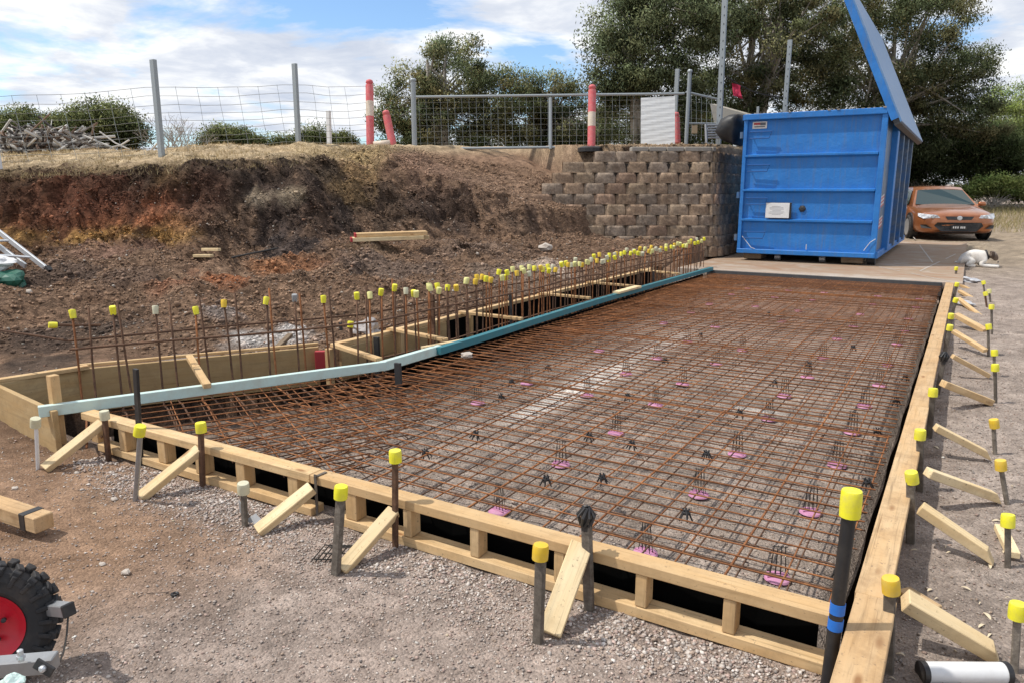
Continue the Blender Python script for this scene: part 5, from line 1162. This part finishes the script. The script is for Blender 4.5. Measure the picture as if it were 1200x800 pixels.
# ---------------------------------------------------------------- foliage
def leaf_mat(name, trans=.42):
    t = NT(name); a = t.n('ShaderNodeAttribute', attribute_name='Col').outputs['Color']; t.out(a, .9, 0, .05)
    tr = t.n('ShaderNodeBsdfTranslucent'); t.l(a, tr.inputs['Color']); mx_ = t.n('ShaderNodeMixShader'); mx_.inputs[0].default_value = trans
    out = [n for n in t.t.nodes if n.type == 'OUTPUT_MATERIAL'][0]; t.l(t.b.outputs[0], mx_.inputs[1]); t.l(tr.outputs[0], mx_.inputs[2]); t.l(mx_.outputs[0], out.inputs[0]); return t.m
M['leaf'] = leaf_mat('leaves')
def leaves(name, C, spread, n_each, lw, ll, cols, parent, origin, droop=.5, zsq=.75):
    """C (k,3) clump centres, spread (k,), cols (k,3)"""
    k = len(C); idx = np.repeat(np.arange(k), n_each); n = len(idx)
    d = RNG.normal(0, 1, (n, 3)); r = np.linalg.norm(d, axis=1, keepdims=True); d = d/r*np.minimum(r, 2.6)*.62; d[:, 2] *= zsq
    P = C[idx]+d*spread[idx][:, None]
    ax_ = RNG.normal(0, 1, (n, 3)); ax_[:, 2] -= droop*2; ax_ /= np.linalg.norm(ax_, axis=1, keepdims=True)
    b = np.cross(ax_, RNG.normal(0, 1, (n, 3))); b /= np.linalg.norm(b, axis=1, keepdims=True)
    L = (ll*RNG.uniform(.6, 1.3, n))[:, None]; W_ = (lw*RNG.uniform(.6, 1.3, n))[:, None]
    V = np.stack([P-ax_*L*.5, P+b*W_*.5, P+ax_*L*.5, P-b*W_*.5], 1)
    Fq = (np.arange(n)*4)[:, None]+np.array([[0, 1, 2, 3]])
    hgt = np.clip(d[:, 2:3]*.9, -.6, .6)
    c = cols[idx]*(1+hgt*.5)*RNG.uniform(.78, 1.2, (n, 1)); c = np.repeat(c, 4, 0)  # clump tops paler, undersides darker: sunlight put into the leaf colour
    o = np_mesh(name, V.reshape(-1, 3)-np.array(origin), Fq, M['leaf'], c); o.parent = parent
    nn = d+RNG.normal(0, .28, (n, 3)); nn[:, 2] += .25; nn /= np.linalg.norm(nn, axis=1, keepdims=True); nn = np.repeat(nn, 4, 0)
    o.data.polygons.foreach_set('use_smooth', np.ones(n, dtype=bool)); o.data.normals_split_custom_set_from_vertices(nn.astype(np.float32).tolist()); return o
def gum(name, label, base, h, lobes, cols, n_cl, n_leaf, trunk=.3, lean=0, group=None, lw=.05, ll=.125, spread=.75, stems=1, cat='tree', fill=.55):
    """lobes: list of (dx, dz, rx, rz) in the view-aligned frame: dx metres to the right, dz metres above the base"""
    base = Vector(base); t = thing(name, label, cat, base, group=group, world=True)
    rgt = Vector(CR); fw = Vector((CF[0], CF[1], 0)).normalized()
    C = []; tot = sum(l[2]*l[3] for l in lobes)
    for (dx, dz, rx, rz) in lobes:
        m = max(4, int(n_cl*1.9*rx*rz/tot))
        for _ in range(m):
            while True:
                q = RNG.uniform(-1, 1, 3)
                if q@q < 1: break
            q = q/max(1e-3, np.linalg.norm(q))*np.linalg.norm(q)**fill
            p = base+rgt*(dx+q[0]*rx)+fw*(q[1]*min(rx, rz*1.3))+Vector((0, 0, dz+q[2]*rz)); C.append(p)
    Cn = np.array([list(p) for p in C]); k = len(C); sp_ = RNG.uniform(.45, 1.25, k)*spread*.82
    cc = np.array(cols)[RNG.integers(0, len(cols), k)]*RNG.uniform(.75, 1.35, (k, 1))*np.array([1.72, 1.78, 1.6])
    zc_ = (Cn[:, 2]-Cn[:, 2].min())/(np.ptp(Cn[:, 2])+.01); cc = cc*(.65+.5*zc_)[:, None]  # crown brightens with height, its sunlit top painted into the colour
    mb = MB()
    tops = []
    for s_ in range(stems):
        a = rgt*(lean+J(.6)*(stems > 1)*2); top = base+a*1.0+fw*J(.5)+Vector((0, 0, h*.72)); b0 = base+rgt*(J(.3)*(stems > 1)*2)
        pts = [b0-Vector((0, 0, .3)), b0.lerp(top, .3)+rgt*J(.15), b0.lerp(top, .6)+rgt*J(.25), top]; mb.tube(pts, [trunk, trunk*.8, trunk*.55, trunk*.2], 9); tops.append(pts)
    for i in range(min(k, 46)):
        c = C[int(i*k/46) if k > 46 else i]; pts = tops[i % stems]; u = random.uniform(.25, .95); s0 = pts[0].lerp(pts[3], u) if u > .6 else pts[1].lerp(pts[2], u/.6)
        m = s0.lerp(c, .5)+Vector((J(.2), J(.2), random.uniform(0, .35))); mb.tube([s0, m, c], [trunk*.28, trunk*.17, trunk*.05], 5, False)
    mb.build('trunk', M['bark'], t, smooth=True)
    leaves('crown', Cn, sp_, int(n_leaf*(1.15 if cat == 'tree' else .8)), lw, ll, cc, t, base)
    return t
G1 = [(.13, .15, .085), (.155, .165, .09), (.105, .125, .07), (.20, .19, .11), (.085, .10, .06), (.18, .155, .085)]
G2 = [(.13, .15, .09), (.10, .12, .075), (.18, .195, .115), (.155, .16, .095)]
G3 = [(.21, .25, .09), (.16, .21, .08), (.26, .28, .11)]
def basept(px, D, z=None):
    p = atd(px, 180, D); p.z = gz(p.x, p.y) if z is None else z; return p
def lob(D, base, items):
    """pixel ellipse (cx, cy, rx, ry) seen at depth D -> lobes relative to base"""
    out = []
    for cx, cy, rx, ry in items:
        p = atd(cx, cy, D); dx = (p-base).dot(Vector(CR)); out.append((dx, p.z-base.z, rx*D/F, ry*D/F))
    return out
GR = 'eucalypts behind the fence'
D = 34; b = basept(520, D); gum('gum_tree', 'olive eucalypt with an uneven rounded crown behind the left bollards', b, 6.5, lob(D, b, [(480, 120, 36, 42), (535, 95, 48, 44), (575, 120, 40, 42), (515, 150, 75, 28), (455, 135, 14, 24)]), G1, 95, 300, .24, group=GR, stems=3, spread=.62)
D = 36; b = basept(640, D); gum('gum_tree', 'smaller eucalypt in the gap left of the tall one', b, 5.5, lob(D, b, [(640, 115, 34, 34), (615, 140, 40, 32), (670, 150, 50, 28)]), G1, 62, 300, .2, group=GR, stems=3, spread=.62)
D = 30; b = basept(745, D); gum('gum_tree', 'tall eucalypt with pale slanting stems behind the white sheet', b, 9.5, lob(D, b, [(760, 60, 75, 62), (720, 85, 38, 45), (735, 30, 45, 45), (800, 20, 60, 50), (770, 120, 70, 36), (750, 160, 60, 20)]), G2, 135, 300, .2, lean=-.6, group=GR, stems=4, spread=.62)
D = 33; b = basept(880, D); gum('gum_tree', 'broad dark eucalypt behind the perforated posts', b, 10.5, lob(D, b, [(880, 50, 90, 75), (850, -10, 80, 60), (920, 100, 70, 40), (950, 20, 60, 60), (840, 120, 60, 30)]), G1, 150, 320, .26, group=GR, stems=3, spread=.65)
D = 36; b = basept(1040, D, 0.1); gum('gum_tree', 'largest dense eucalypt rising behind the raised lid and the car', b, 12, lob(D, b, [(1040, 55, 95, 75), (1000, -5, 90, 55), (1065, 35, 50, 36), (1112, 92, 38, 42), (1060, 130, 90, 55), (1110, 150, 60, 45), (985, 110, 50, 60)]), G1, 205, 320, .34, group=GR, stems=3, spread=.72)
D = 38; b = basept(1085, D, .1); gum('gum_tree', 'dark leafy understorey tree directly behind the car', b, 6, lob(D, b, [(1090, 180, 60, 36), (1150, 180, 50, 34), (1040, 190, 45, 30), (1190, 190, 35, 30)]), [(.06, .08, .035), (.085, .10, .05), (.05, .06, .03)], 170, 260, .2, group=GR, stems=4, spread=.7)
D = 48; b = basept(1185, D, .3); gum('gum_tree', 'yellow green tree farther off at the right edge', b, 7, lob(D, b, [(1180, 128, 34, 28), (1200, 155, 40, 34), (1160, 165, 30, 22)]), G3, 90, 240, .2, group=GR, stems=2, spread=.8)
D = 42; b = basept(700, D); gum('gum_tree', 'dark low tree seen through the fence panel', b, 5, lob(D, b, [(700, 155, 60, 22), (600, 165, 70, 14), (480, 165, 50, 12), (830, 150, 60, 30)]), [(.06, .075, .03), (.09, .105, .04)], 150, 220, .15, group=GR, stems=3, spread=.7)
# shrubs
GB = 'round bushes beyond the bank'
for px, D, items, lab, n in [(120, 30, [(125, 148, 38, 26), (95, 155, 40, 20), (155, 160, 20, 16)], 'large dark domed bush behind the log heap', 140), (30, 33, [(30, 152, 42, 22), (70, 155, 30, 20), (-20, 155, 40, 28)], 'long dark hedge at the left edge behind the log heap', 120),
                             (272, 34, [(272, 164, 32, 13), (255, 168, 18, 9), (295, 170, 20, 8)], 'low round bush between the two steel pickets', 70), (375, 34, [(372, 164, 20, 13), (400, 167, 18, 9), (330, 170, 26, 6)], 'low bush right of the second steel picket', 60),
                             (1165, 34, [(1138, 227, 12, 6), (1155, 222, 13, 9), (1172, 217, 12, 11), (1186, 224, 16, 7), (1200, 219, 12, 8), (1215, 226, 20, 6)], 'green scrub on the grassy verge beyond the car', 90)]:
    b = basept(px, D, .3 if px > 1000 else None)
    gum('bush', lab, b, .9, lob(D, b, items), G3 if px > 1000 else [(.075, .09, .045), (.10, .115, .055), (.14, .145, .07)], n, 220, .06, group=GB, cat='bush', spread=.45, lw=.045, ll=.10, fill=.7)
# bare shrub
b = basept(200, 22); bs = thing('bare_shrub', 'leafless grey shrub behind the first steel picket', 'shrub', b, world=True); mb = MB()
def br(p, d, L, r, n):
    q = p+d*L; mb.tube([p, p.lerp(q, .5)+Vector((J(.04), J(.04), J(.03))), q], [r, r*.8, r*.6], 4, False)
    if n == 0: return
    for _ in range(random.choice([2, 3, 3])):
        e = (d+Vector((J(.9), J(.9), random.uniform(-.15, .45)))).normalized(); br(q, e, L*random.uniform(.6, .85), r*.6, n-1)
for k in range(6): br(b+Vector((J(.15), J(.15), -.5)), Vector((J(.8), J(.5), 1)).normalized(), random.uniform(.55, .8), .03, 4)
mb.build('branches', M['dead_wood'], bs)
# dry grass
def grass(name, n, reg, hh, pal_, label, w=.006):
    x, y = reg(n); z = hz(x, y); n = len(x); h_ = RNG.uniform(.4, 1.2, n)*hh; a = RNG.uniform(0, 6.28, n); le = RNG.normal(0, .45, (n, 2))*h_[:, None]
    V = np.zeros((n, 3, 3)); V[:, 0] = np.stack([x-np.cos(a)*w, y-np.sin(a)*w, z-.02], 1); V[:, 1] = np.stack([x+np.cos(a)*w, y+np.sin(a)*w, z-.02], 1); V[:, 2] = np.stack([x+le[:, 0], y+le[:, 1], z+h_], 1)
    c = np.repeat(np.array(pal_)[RNG.integers(0, len(pal_), n)]*RNG.uniform(.7, 1.2, (n, 1)), 3, 0)
    o = np_mesh(name, V.reshape(-1, 3), np.arange(n*3).reshape(n, 3), M['leaf'], c); tag(o, label, 'grass', kind='stuff')
def reg1(n):
    c = RNG.uniform(-150, 470, n); v = RNG.uniform(11.9, 17, n); u = (c-600)/887*v; x = u*math.cos(PS)-v*math.sin(PS); y = u*math.sin(PS)+v*math.cos(PS)
    z = hz(x, y); k = (z > np.interp(c, CB, TV['zl'])-.08) & (RNG.uniform(0, 1, n) < np.clip(fbm(x*1.5, y*1.5, 5)*2.4-.7, .08, 1)); return x[k], y[k]
grass('dry_grass', 45000, reg1, .065, [(.46, .36, .2), (.38, .28, .15), (.52, .43, .26), (.28, .2, .1)], 'short dry straw coloured grass on top of the left bank')
def reg2(n):
    x = RNG.uniform(-8, 25, n); y = RNG.uniform(30, 44, n); k = RNG.uniform(0, 1, n) < np.clip(fbm(x*.5, y*.5, 8)*2-.4+(y-36)*.06, 0, 1); return x[k], y[k]
grass('dry_grass', 40000, reg2, .28, [(.5, .42, .24), (.42, .34, .18), (.3, .28, .12)], 'dry grass verge beyond the parked car', .012)
# ---------------------------------------------------------------- car
def car():
    P0 = Vector((-.24, 25.2, 0)); P0.z = gz(P0.x, P0.y)+.0
    al = R(17); t = thing('parked_car', 'parked metallic orange bronze sedan facing the camera beyond the concrete apron', 'car', P0)
    t.rotation_euler = (0, 0, al); t.scale = (1.14, 1.07, 1.05)
    # local: nose points to -Y, origin under the nose centre
    paint = NT('metallic_orange'); v = paint.obj(); n = paint.noise(v, 3, 3); paint.out(paint.ramp(n, [(.3, (.34, .115, .04)), (.7, (.48, .175, .065))]), .3, .55, .5); paint.b.inputs['Coat Weight'].default_value = .8; CPt = paint.m
    glass = NT('tinted_glass'); glass.out((.015, .035, .035), .06, 0, .8); CG = glass.m
    # lower body stations: (y, halfwidth, bottom, bumper_z, belt_z, centre_z)
    S = [(-.02, .50, .30, .50, .60, .62), (.06, .74, .22, .48, .66, .72), (.22, .87, .18, .47, .72, .80), (.5, .92, .17, .5, .77, .86), (.95, .935, .17, .5, .83, .93), (1.35, .94, .17, .5, .89, .98), (1.6, .945, .17, .5, .92, 1.0), (2.6, .95, .17, .5, .95, 1.0), (3.6, .95, .17, .5, .97, 1.02), (4.3, .92, .2, .52, .99, 1.06), (4.8, .82, .26, .55, .97, 1.05), (4.93, .7, .35, .6, .9, .98)]
    bm = bmesh.new(); rings = []
    for (y, w, zb_, zm, zbelt, zc) in S:
        half = [(0, zb_), (w*.85, zb_), (w*.98, zb_+.08), (w, zm), (w*.985, zbelt-.12), (w*.93, zbelt), (w*.72, (zbelt+zc)/2+.02), (w*.38, zc), (0, zc+.004)]
        ring = [bm.verts.new((x, y, z)) for x, z in half]+[bm.verts.new((-x, y, z)) for x, z in half[-2:0:-1]]; rings.append(ring)
    for a, b in zip(rings[:-1], rings[1:]):
        k = len(a)
        for i in range(k): bm.faces.new((a[i], a[(i+1) % k], b[(i+1) % k], b[i]))
    bm.faces.new(rings[0]); bm.faces.new(rings[-1][::-1]); bmesh.ops.recalc_face_normals(bm, faces=bm.faces)
    me = bpy.data.meshes.new('body'); bm.to_mesh(me); bm.free(); me.materials.append(CPt); me.polygons.foreach_set('use_smooth', [True]*len(me.polygons)); o = bpy.data.objects.new('body', me); COL.objects.link(o); o.parent = t
    md = o.modifiers.new('s', 'SUBSURF'); md.levels = md.render_levels = 2
    # cabin
    bs_ = [(1.42, .70, .95), (2.15, .60, 1.40), (2.7, .60, 1.475), (3.4, .59, 1.45), (4.35, .62, 1.03)]
    def ringc(y, w, z): return [(w+.16 if z < 1.2 else w, y, z), (-w-.16 if z < 1.2 else -w, y, z)]
    base = [(1.38, .79, .93), (4.5, .76, 1.0)]; mb = MB()
    R_ = [(2.10, .585, 1.385), (2.35, .60, 1.455), (2.8, .60, 1.478), (3.3, .59, 1.455), (3.62, .57, 1.39)]
    def ln(w, y, z): return [(-w, y, z), (-w*.6, y, z+.025), (0, y, z+.035), (w*.6, y, z+.025), (w, y, z)]
    vs = []; 
    for y, w, z in R_: vs += ln(w, y, z)
    fs = [(i*5+j, i*5+j+1, (i+1)*5+j+1, (i+1)*5+j) for i in range(4) for j in range(4)]; mb.add(vs, fs)
    for s_ in (-1, 1):  # side window frames / pillars
        mb.add([(s_*.80, 1.40, .93), (s_*.585, 2.10, 1.385), (s_*.60, 2.35, 1.455), (s_*.60, 2.8, 1.478), (s_*.59, 3.3, 1.455), (s_*.57, 3.62, 1.39), (s_*.74, 4.5, 1.02), (s_*.87, 3.0, .955)], [(0, 1, 2, 3, 4, 5, 6, 7) if s_ > 0 else (7, 6, 5, 4, 3, 2, 1, 0)])
    mb.add([(-.80, 1.36, .92), (.80, 1.36, .92), (.585, 2.10, 1.385), (0, 2.10, 1.42), (-.585, 2.10, 1.385)], [(0, 1, 2, 3, 4)]); mb.add([(-.74, 4.5, 1.02), (.74, 4.5, 1.02), (.57, 3.62, 1.39), (-.57, 3.62, 1.39)], [(0, 3, 2, 1)])
    mb.build('roof', CPt, t, smooth=False)
    mb = MB(); n_ = Vector((0, -.012, .014))
    A = [Vector((-.72, 1.42, .955)), Vector((.72, 1.42, .955)), Vector((.555, 2.06, 1.365)), Vector((0, 2.06, 1.395)), Vector((-.555, 2.06, 1.365))]; mb.add([a+n_ for a in A], [(0, 1, 2, 3, 4)]); ws = mb.build('windscreen', CG, t)
    mb = MB(); mb.box((0, 2.045, 1.375), (.09, .01, .03), Matrix.Rotation(R(-35), 3, 'X')); mb.build('rear_view_mirror', M['white_plastic'], t)
    for s_ in (-1, 1):
        mb = MB(); A = [Vector((s_*.815, 1.72, .975)), Vector((s_*.635, 2.22, 1.36)), Vector((s_*.625, 2.8, 1.42)), Vector((s_*.62, 3.4, 1.38)), Vector((s_*.78, 3.9, 1.04)), Vector((s_*.855, 3.0, .985))]; mb.add([a+Vector((s_*.012, 0, .004)) for a in A], [(0, 1, 2, 3, 4, 5) if s_ > 0 else (5, 4, 3, 2, 1, 0)]); mb.build('side_window', CG, t)
        mb = MB(); mb.box((s_*.98, 1.72, .985), (.19, .09, .12), None, .03); mb.tube([(s_*.86, 1.74, .95), (s_*.95, 1.73, .96)], .025, 6); mb.build('wing_mirror', CPt, t, smooth=True)
        # headlight
        hl = NT('headlight_lens'); hl.out(hl.ramp(hl.noise(hl.obj(), 14, 3), [(.35, (.35, .36, .38)), (.65, (.85, .86, .88))]), .1, .3, .8)
        mb = MB(); A = [(s_*.44, .015, .625), (s_*.80, .14, .60), (s_*.885, .33, .66), (s_*.875, .42, .745), (s_*.72, .17, .72), (s_*.50, .05, .70)]; B2 = [(a[0]*.97, a[1]+.10, a[2]) for a in A]; k = len(A)
        A = [(a[0], a[1]-.03, a[2]) for a in A]
        mb.add(A+B2, [tuple(range(k))]+[(i, (i+1) % k, k+(i+1) % k, k+i) for i in range(k)]); mb.build('headlight', hl.m, t)
        mb = MB(); mb.lathe([(.05, 0), (.055, .02), (.04, .03)], 12, (s_*.60, .045, .66), Matrix.Rotation(R(90), 3, 'X')); mb.build('lamp', M['alu'], t)
        mb = MB(); A = [(s_*.60, -.0, .33), (s_*.82, .14, .34), (s_*.85, .19, .43), (s_*.74, .07, .44)]; mb.add([(a[0], a[1]-.02, a[2]) for a in A], [(0, 1, 2, 3)]); mb.build('fog_light', M['black'], t)
    gm = M['black']
    mb = MB(); A = [(-.33, .0, .665), (.33, .0, .665), (.27, -.02, .575), (-.27, -.02, .575)]; mb.add([(x, y-.012, z) for x, y, z in A], [(0, 1, 2, 3)]); mb.build('upper_grille', gm, t)
    mb = MB(); A = [(-.50, .0, .50), (.50, .0, .50), (.56, .03, .41), (.40, -.01, .26), (-.40, -.01, .26), (-.56, .03, .41)]; mb.add([(x, y-.03, z) for x, y, z in A], [tuple(range(6))]); mb.build('lower_grille', gm, t)
    mb = MB()
    for k in range(1, 5): mb.box((0, -.036, .26+k*.048), (.8, .006, .008))
    for x in range(-4, 5): mb.box((x*.1, -.036, .38), (.006, .006, .22))
    mb.build('grille_bars', M['dark_metal'], t)
    mb = MB(); mb.box((0, -.05, .37), (.37, .012, .12)); np_ = mb.build('number_plate', M['black'], t)
    mb = MB()
    for x in (-.125, -.075, -.025, .045, .085, .125): mb.box((x, -.0575, .37), (.026, .004, .055))
    mb.build('plate_characters', M['white_plastic'], t)
    mb = MB(); mb.lathe([(.06, 0), (.06, .012), (.045, .018)], 20, (0, -.02, .62), Matrix.Rotation(R(90), 3, 'X')); bd = mb.build('badge', M['alu'], t)
    mb = MB(); mb.add([(-.42, -.03, .245), (.42, -.03, .245), (.6, .03, .21), (-.6, .03, .21)], [(0, 1, 2, 3)]); mb.build('bumper_lip', M['dark_metal'], t)
    for y in (.98, 3.9):
        for s_ in (-1, 1):
            w_ = thing('wheel', None, None); w_.parent = t; w_.location = (s_*.86, y, .335); Q = Matrix.Rotation(R(90), 3, 'Y')
            mb = MB(); mb.lathe([(.22, -.115), (.30, -.12), (.335, -.09), (.335, .09), (.30, .12), (.22, .115)], 28, (0, 0, 0), Q, False); mb.build('tyre', M['tyre'], w_, smooth=True, autos=35)
            mb = MB(); mb.lathe([(.02, .10), (.07, .11), (.07, .03)], 16, (0, 0, 0), Q @ Matrix.Scale(s_, 3, (0, 0, 1)))
            for k in range(10): a = k*math.pi/5+(.12 if k % 2 else -.12); mb.beam((s_*.10, 0, 0), (s_*.10, .225*math.cos(a), .225*math.sin(a)), .03, .022, up=(1, 0, 0))
            mb.lathe([(.22, .09), (.235, .118), (.225, .12)], 28, (0, 0, 0), Q @ Matrix.Scale(s_, 3, (0, 0, 1))); mb.build('rim', M['alu'], w_)
            mb = MB(); mb.lathe([(.385, -.02), (.385, .02)], 28, (s_*.93, y, .36), Matrix.Rotation(R(90), 3, 'Y')); mb.v = [(s_*(.9+.042*(abs(x) > .93)), yy, z) for x, yy, z in mb.v]; mb.build('wheel_arch', M['black'], t)
    mb = MB(); mb.box((0, 1.36, .94), (1.3, .12, .02)); mb.build('wiper_cowl', M['black'], t)
car()
# ---------------------------------------------------------------- dog
def dog():
    p = at(1143, 313, -.07); t = thing('dog', 'white dog with a dark head patch lying on the ground right of the apron', 'dog', p); p.z = gz(p.x, p.y); t.location = p
    e = R(8); t.rotation_euler = (0, 0, e)
    # local: +X towards the head; lying with the chest down, hips tucked at -X
    def skin(name, V, E, Rr, mat, par, lv=2):
        me = bpy.data.meshes.new(name); me.from_pydata(V, E, []); me.materials.append(mat); o = bpy.data.objects.new(name, me); COL.objects.link(o); o.parent = par
        sm_ = o.modifiers.new('k', 'SKIN'); sm_.use_smooth_shade = True
        for i, r in enumerate(Rr): o.data.skin_vertices[0].data[i].radius = (r, r) if not hasattr(r, '__len__') else r
        o.data.skin_vertices[0].data[0].use_root = True; ms = o.modifiers.new('s', 'SUBSURF'); ms.levels = ms.render_levels = lv; return o
    fur = NT('white_fur'); v = fur.obj(); n = fur.noise(v, 6, 5, .7); n2 = fur.noise(v, 60, 4); fur.bump(n2, .4, .004)
    fm = fur.out(fur.ramp(n, [(.3, (.55, .50, .44)), (.6, (.78, .75, .70))]), .9, 0, .1)
    V = [(-.20, 0, .17), (-.09, 0, .19), (.02, 0, .19), (.10, 0, .19), (.15, 0, .235), (.19, 0, .235),
         (-.20, -.10, .12), (-.06, -.16, .11), (-.18, -.17, .035), (-.02, -.18, .025), (-.20, .10, .12), (-.06, .16, .11), (-.18, .17, .035), (-.02, .18, .025),
         (.10, -.09, .11), (.06, -.12, .035), (.20, -.11, .028), (.37, -.12, .024), (.10, .09, .11), (.06, .11, .035), (.20, .08, .028), (.40, .04, .024), (-.31, .02, .08), (-.36, .12, .02)]
    E_ = [(0, 1), (1, 2), (2, 3), (3, 4), (4, 5), (0, 6), (6, 7), (7, 8), (8, 9), (0, 10), (10, 11), (11, 12), (12, 13), (3, 14), (14, 15), (15, 16), (16, 17), (3, 18), (18, 19), (19, 20), (20, 21), (0, 22), (22, 23)]
    Rr = [.145, .155, .145, .125, .085, .07, .10, .085, .04, .03, .10, .085, .04, .03, .07, .042, .032, .03, .07, .042, .032, .03, .03, .014]
    skin('body', V, E_, Rr, fm, t)
    dk = m_plain('dark_brown_fur', (.055, .035, .025), .9); 
    hd = skin('head', [(.20, 0, .245), (.265, -.005, .235), (.31, -.01, .18), (.335, -.012, .125)], [(0, 1), (1, 2), (2, 3)], [.075, .082, .055, .038], m_plain('head_fur', (.16, .11, .08), .9, dirt=(.6, .55, .5), dirt_amt=.6, dscale=7), t)
    for s_ in (-1, 1):
        skin('ear', [(.25, s_*.06, .30), (.25, s_*.10, .25), (.26, s_*.105, .18)], [(0, 1), (1, 2)], [(.03, .012), (.032, .012), (.014, .008)], dk, t, 1)
        mb = MB(); mb.lathe([(.001, .0), (.008, .003), (.009, .008), (.004, .014)], 8, (.325, s_*.036, .225)); mb.build('eye', M['black'], t)
    mb = MB(); mb.lathe([(.006, -.01), (.014, 0), (.012, .01), (.003, .014)], 8, (.36, -.012, .10)); mb.build('nose', M['black'], t)
    mb = MB(); Q = Matrix.Rotation(R(70), 3, 'Y'); mb.lathe([(.092, -.016), (.097, 0), (.092, .016)], 20, (.165, 0, .235), Q); mb.build('collar', M['black'], t)
dog()
# small litter around the far end of the form
for i, (px, py, mt, lab, s) in enumerate([(1135, 333, 'white_plastic', 'crumpled clear plastic at the far end of the right form', .13), (1131, 357, 'white_plastic', 'pale scrap of plastic among the far braces', .09)]):
    p = at(px, py, -.1); blob('plastic_scrap', lab, 'plastic scrap', Vector((p.x, p.y, gz(p.x, p.y)+.03)), (s, s, s*.4), m_plain('grey_plastic_%d' % i, (.5, .5, .52), .3), 20+i, 3, .35)
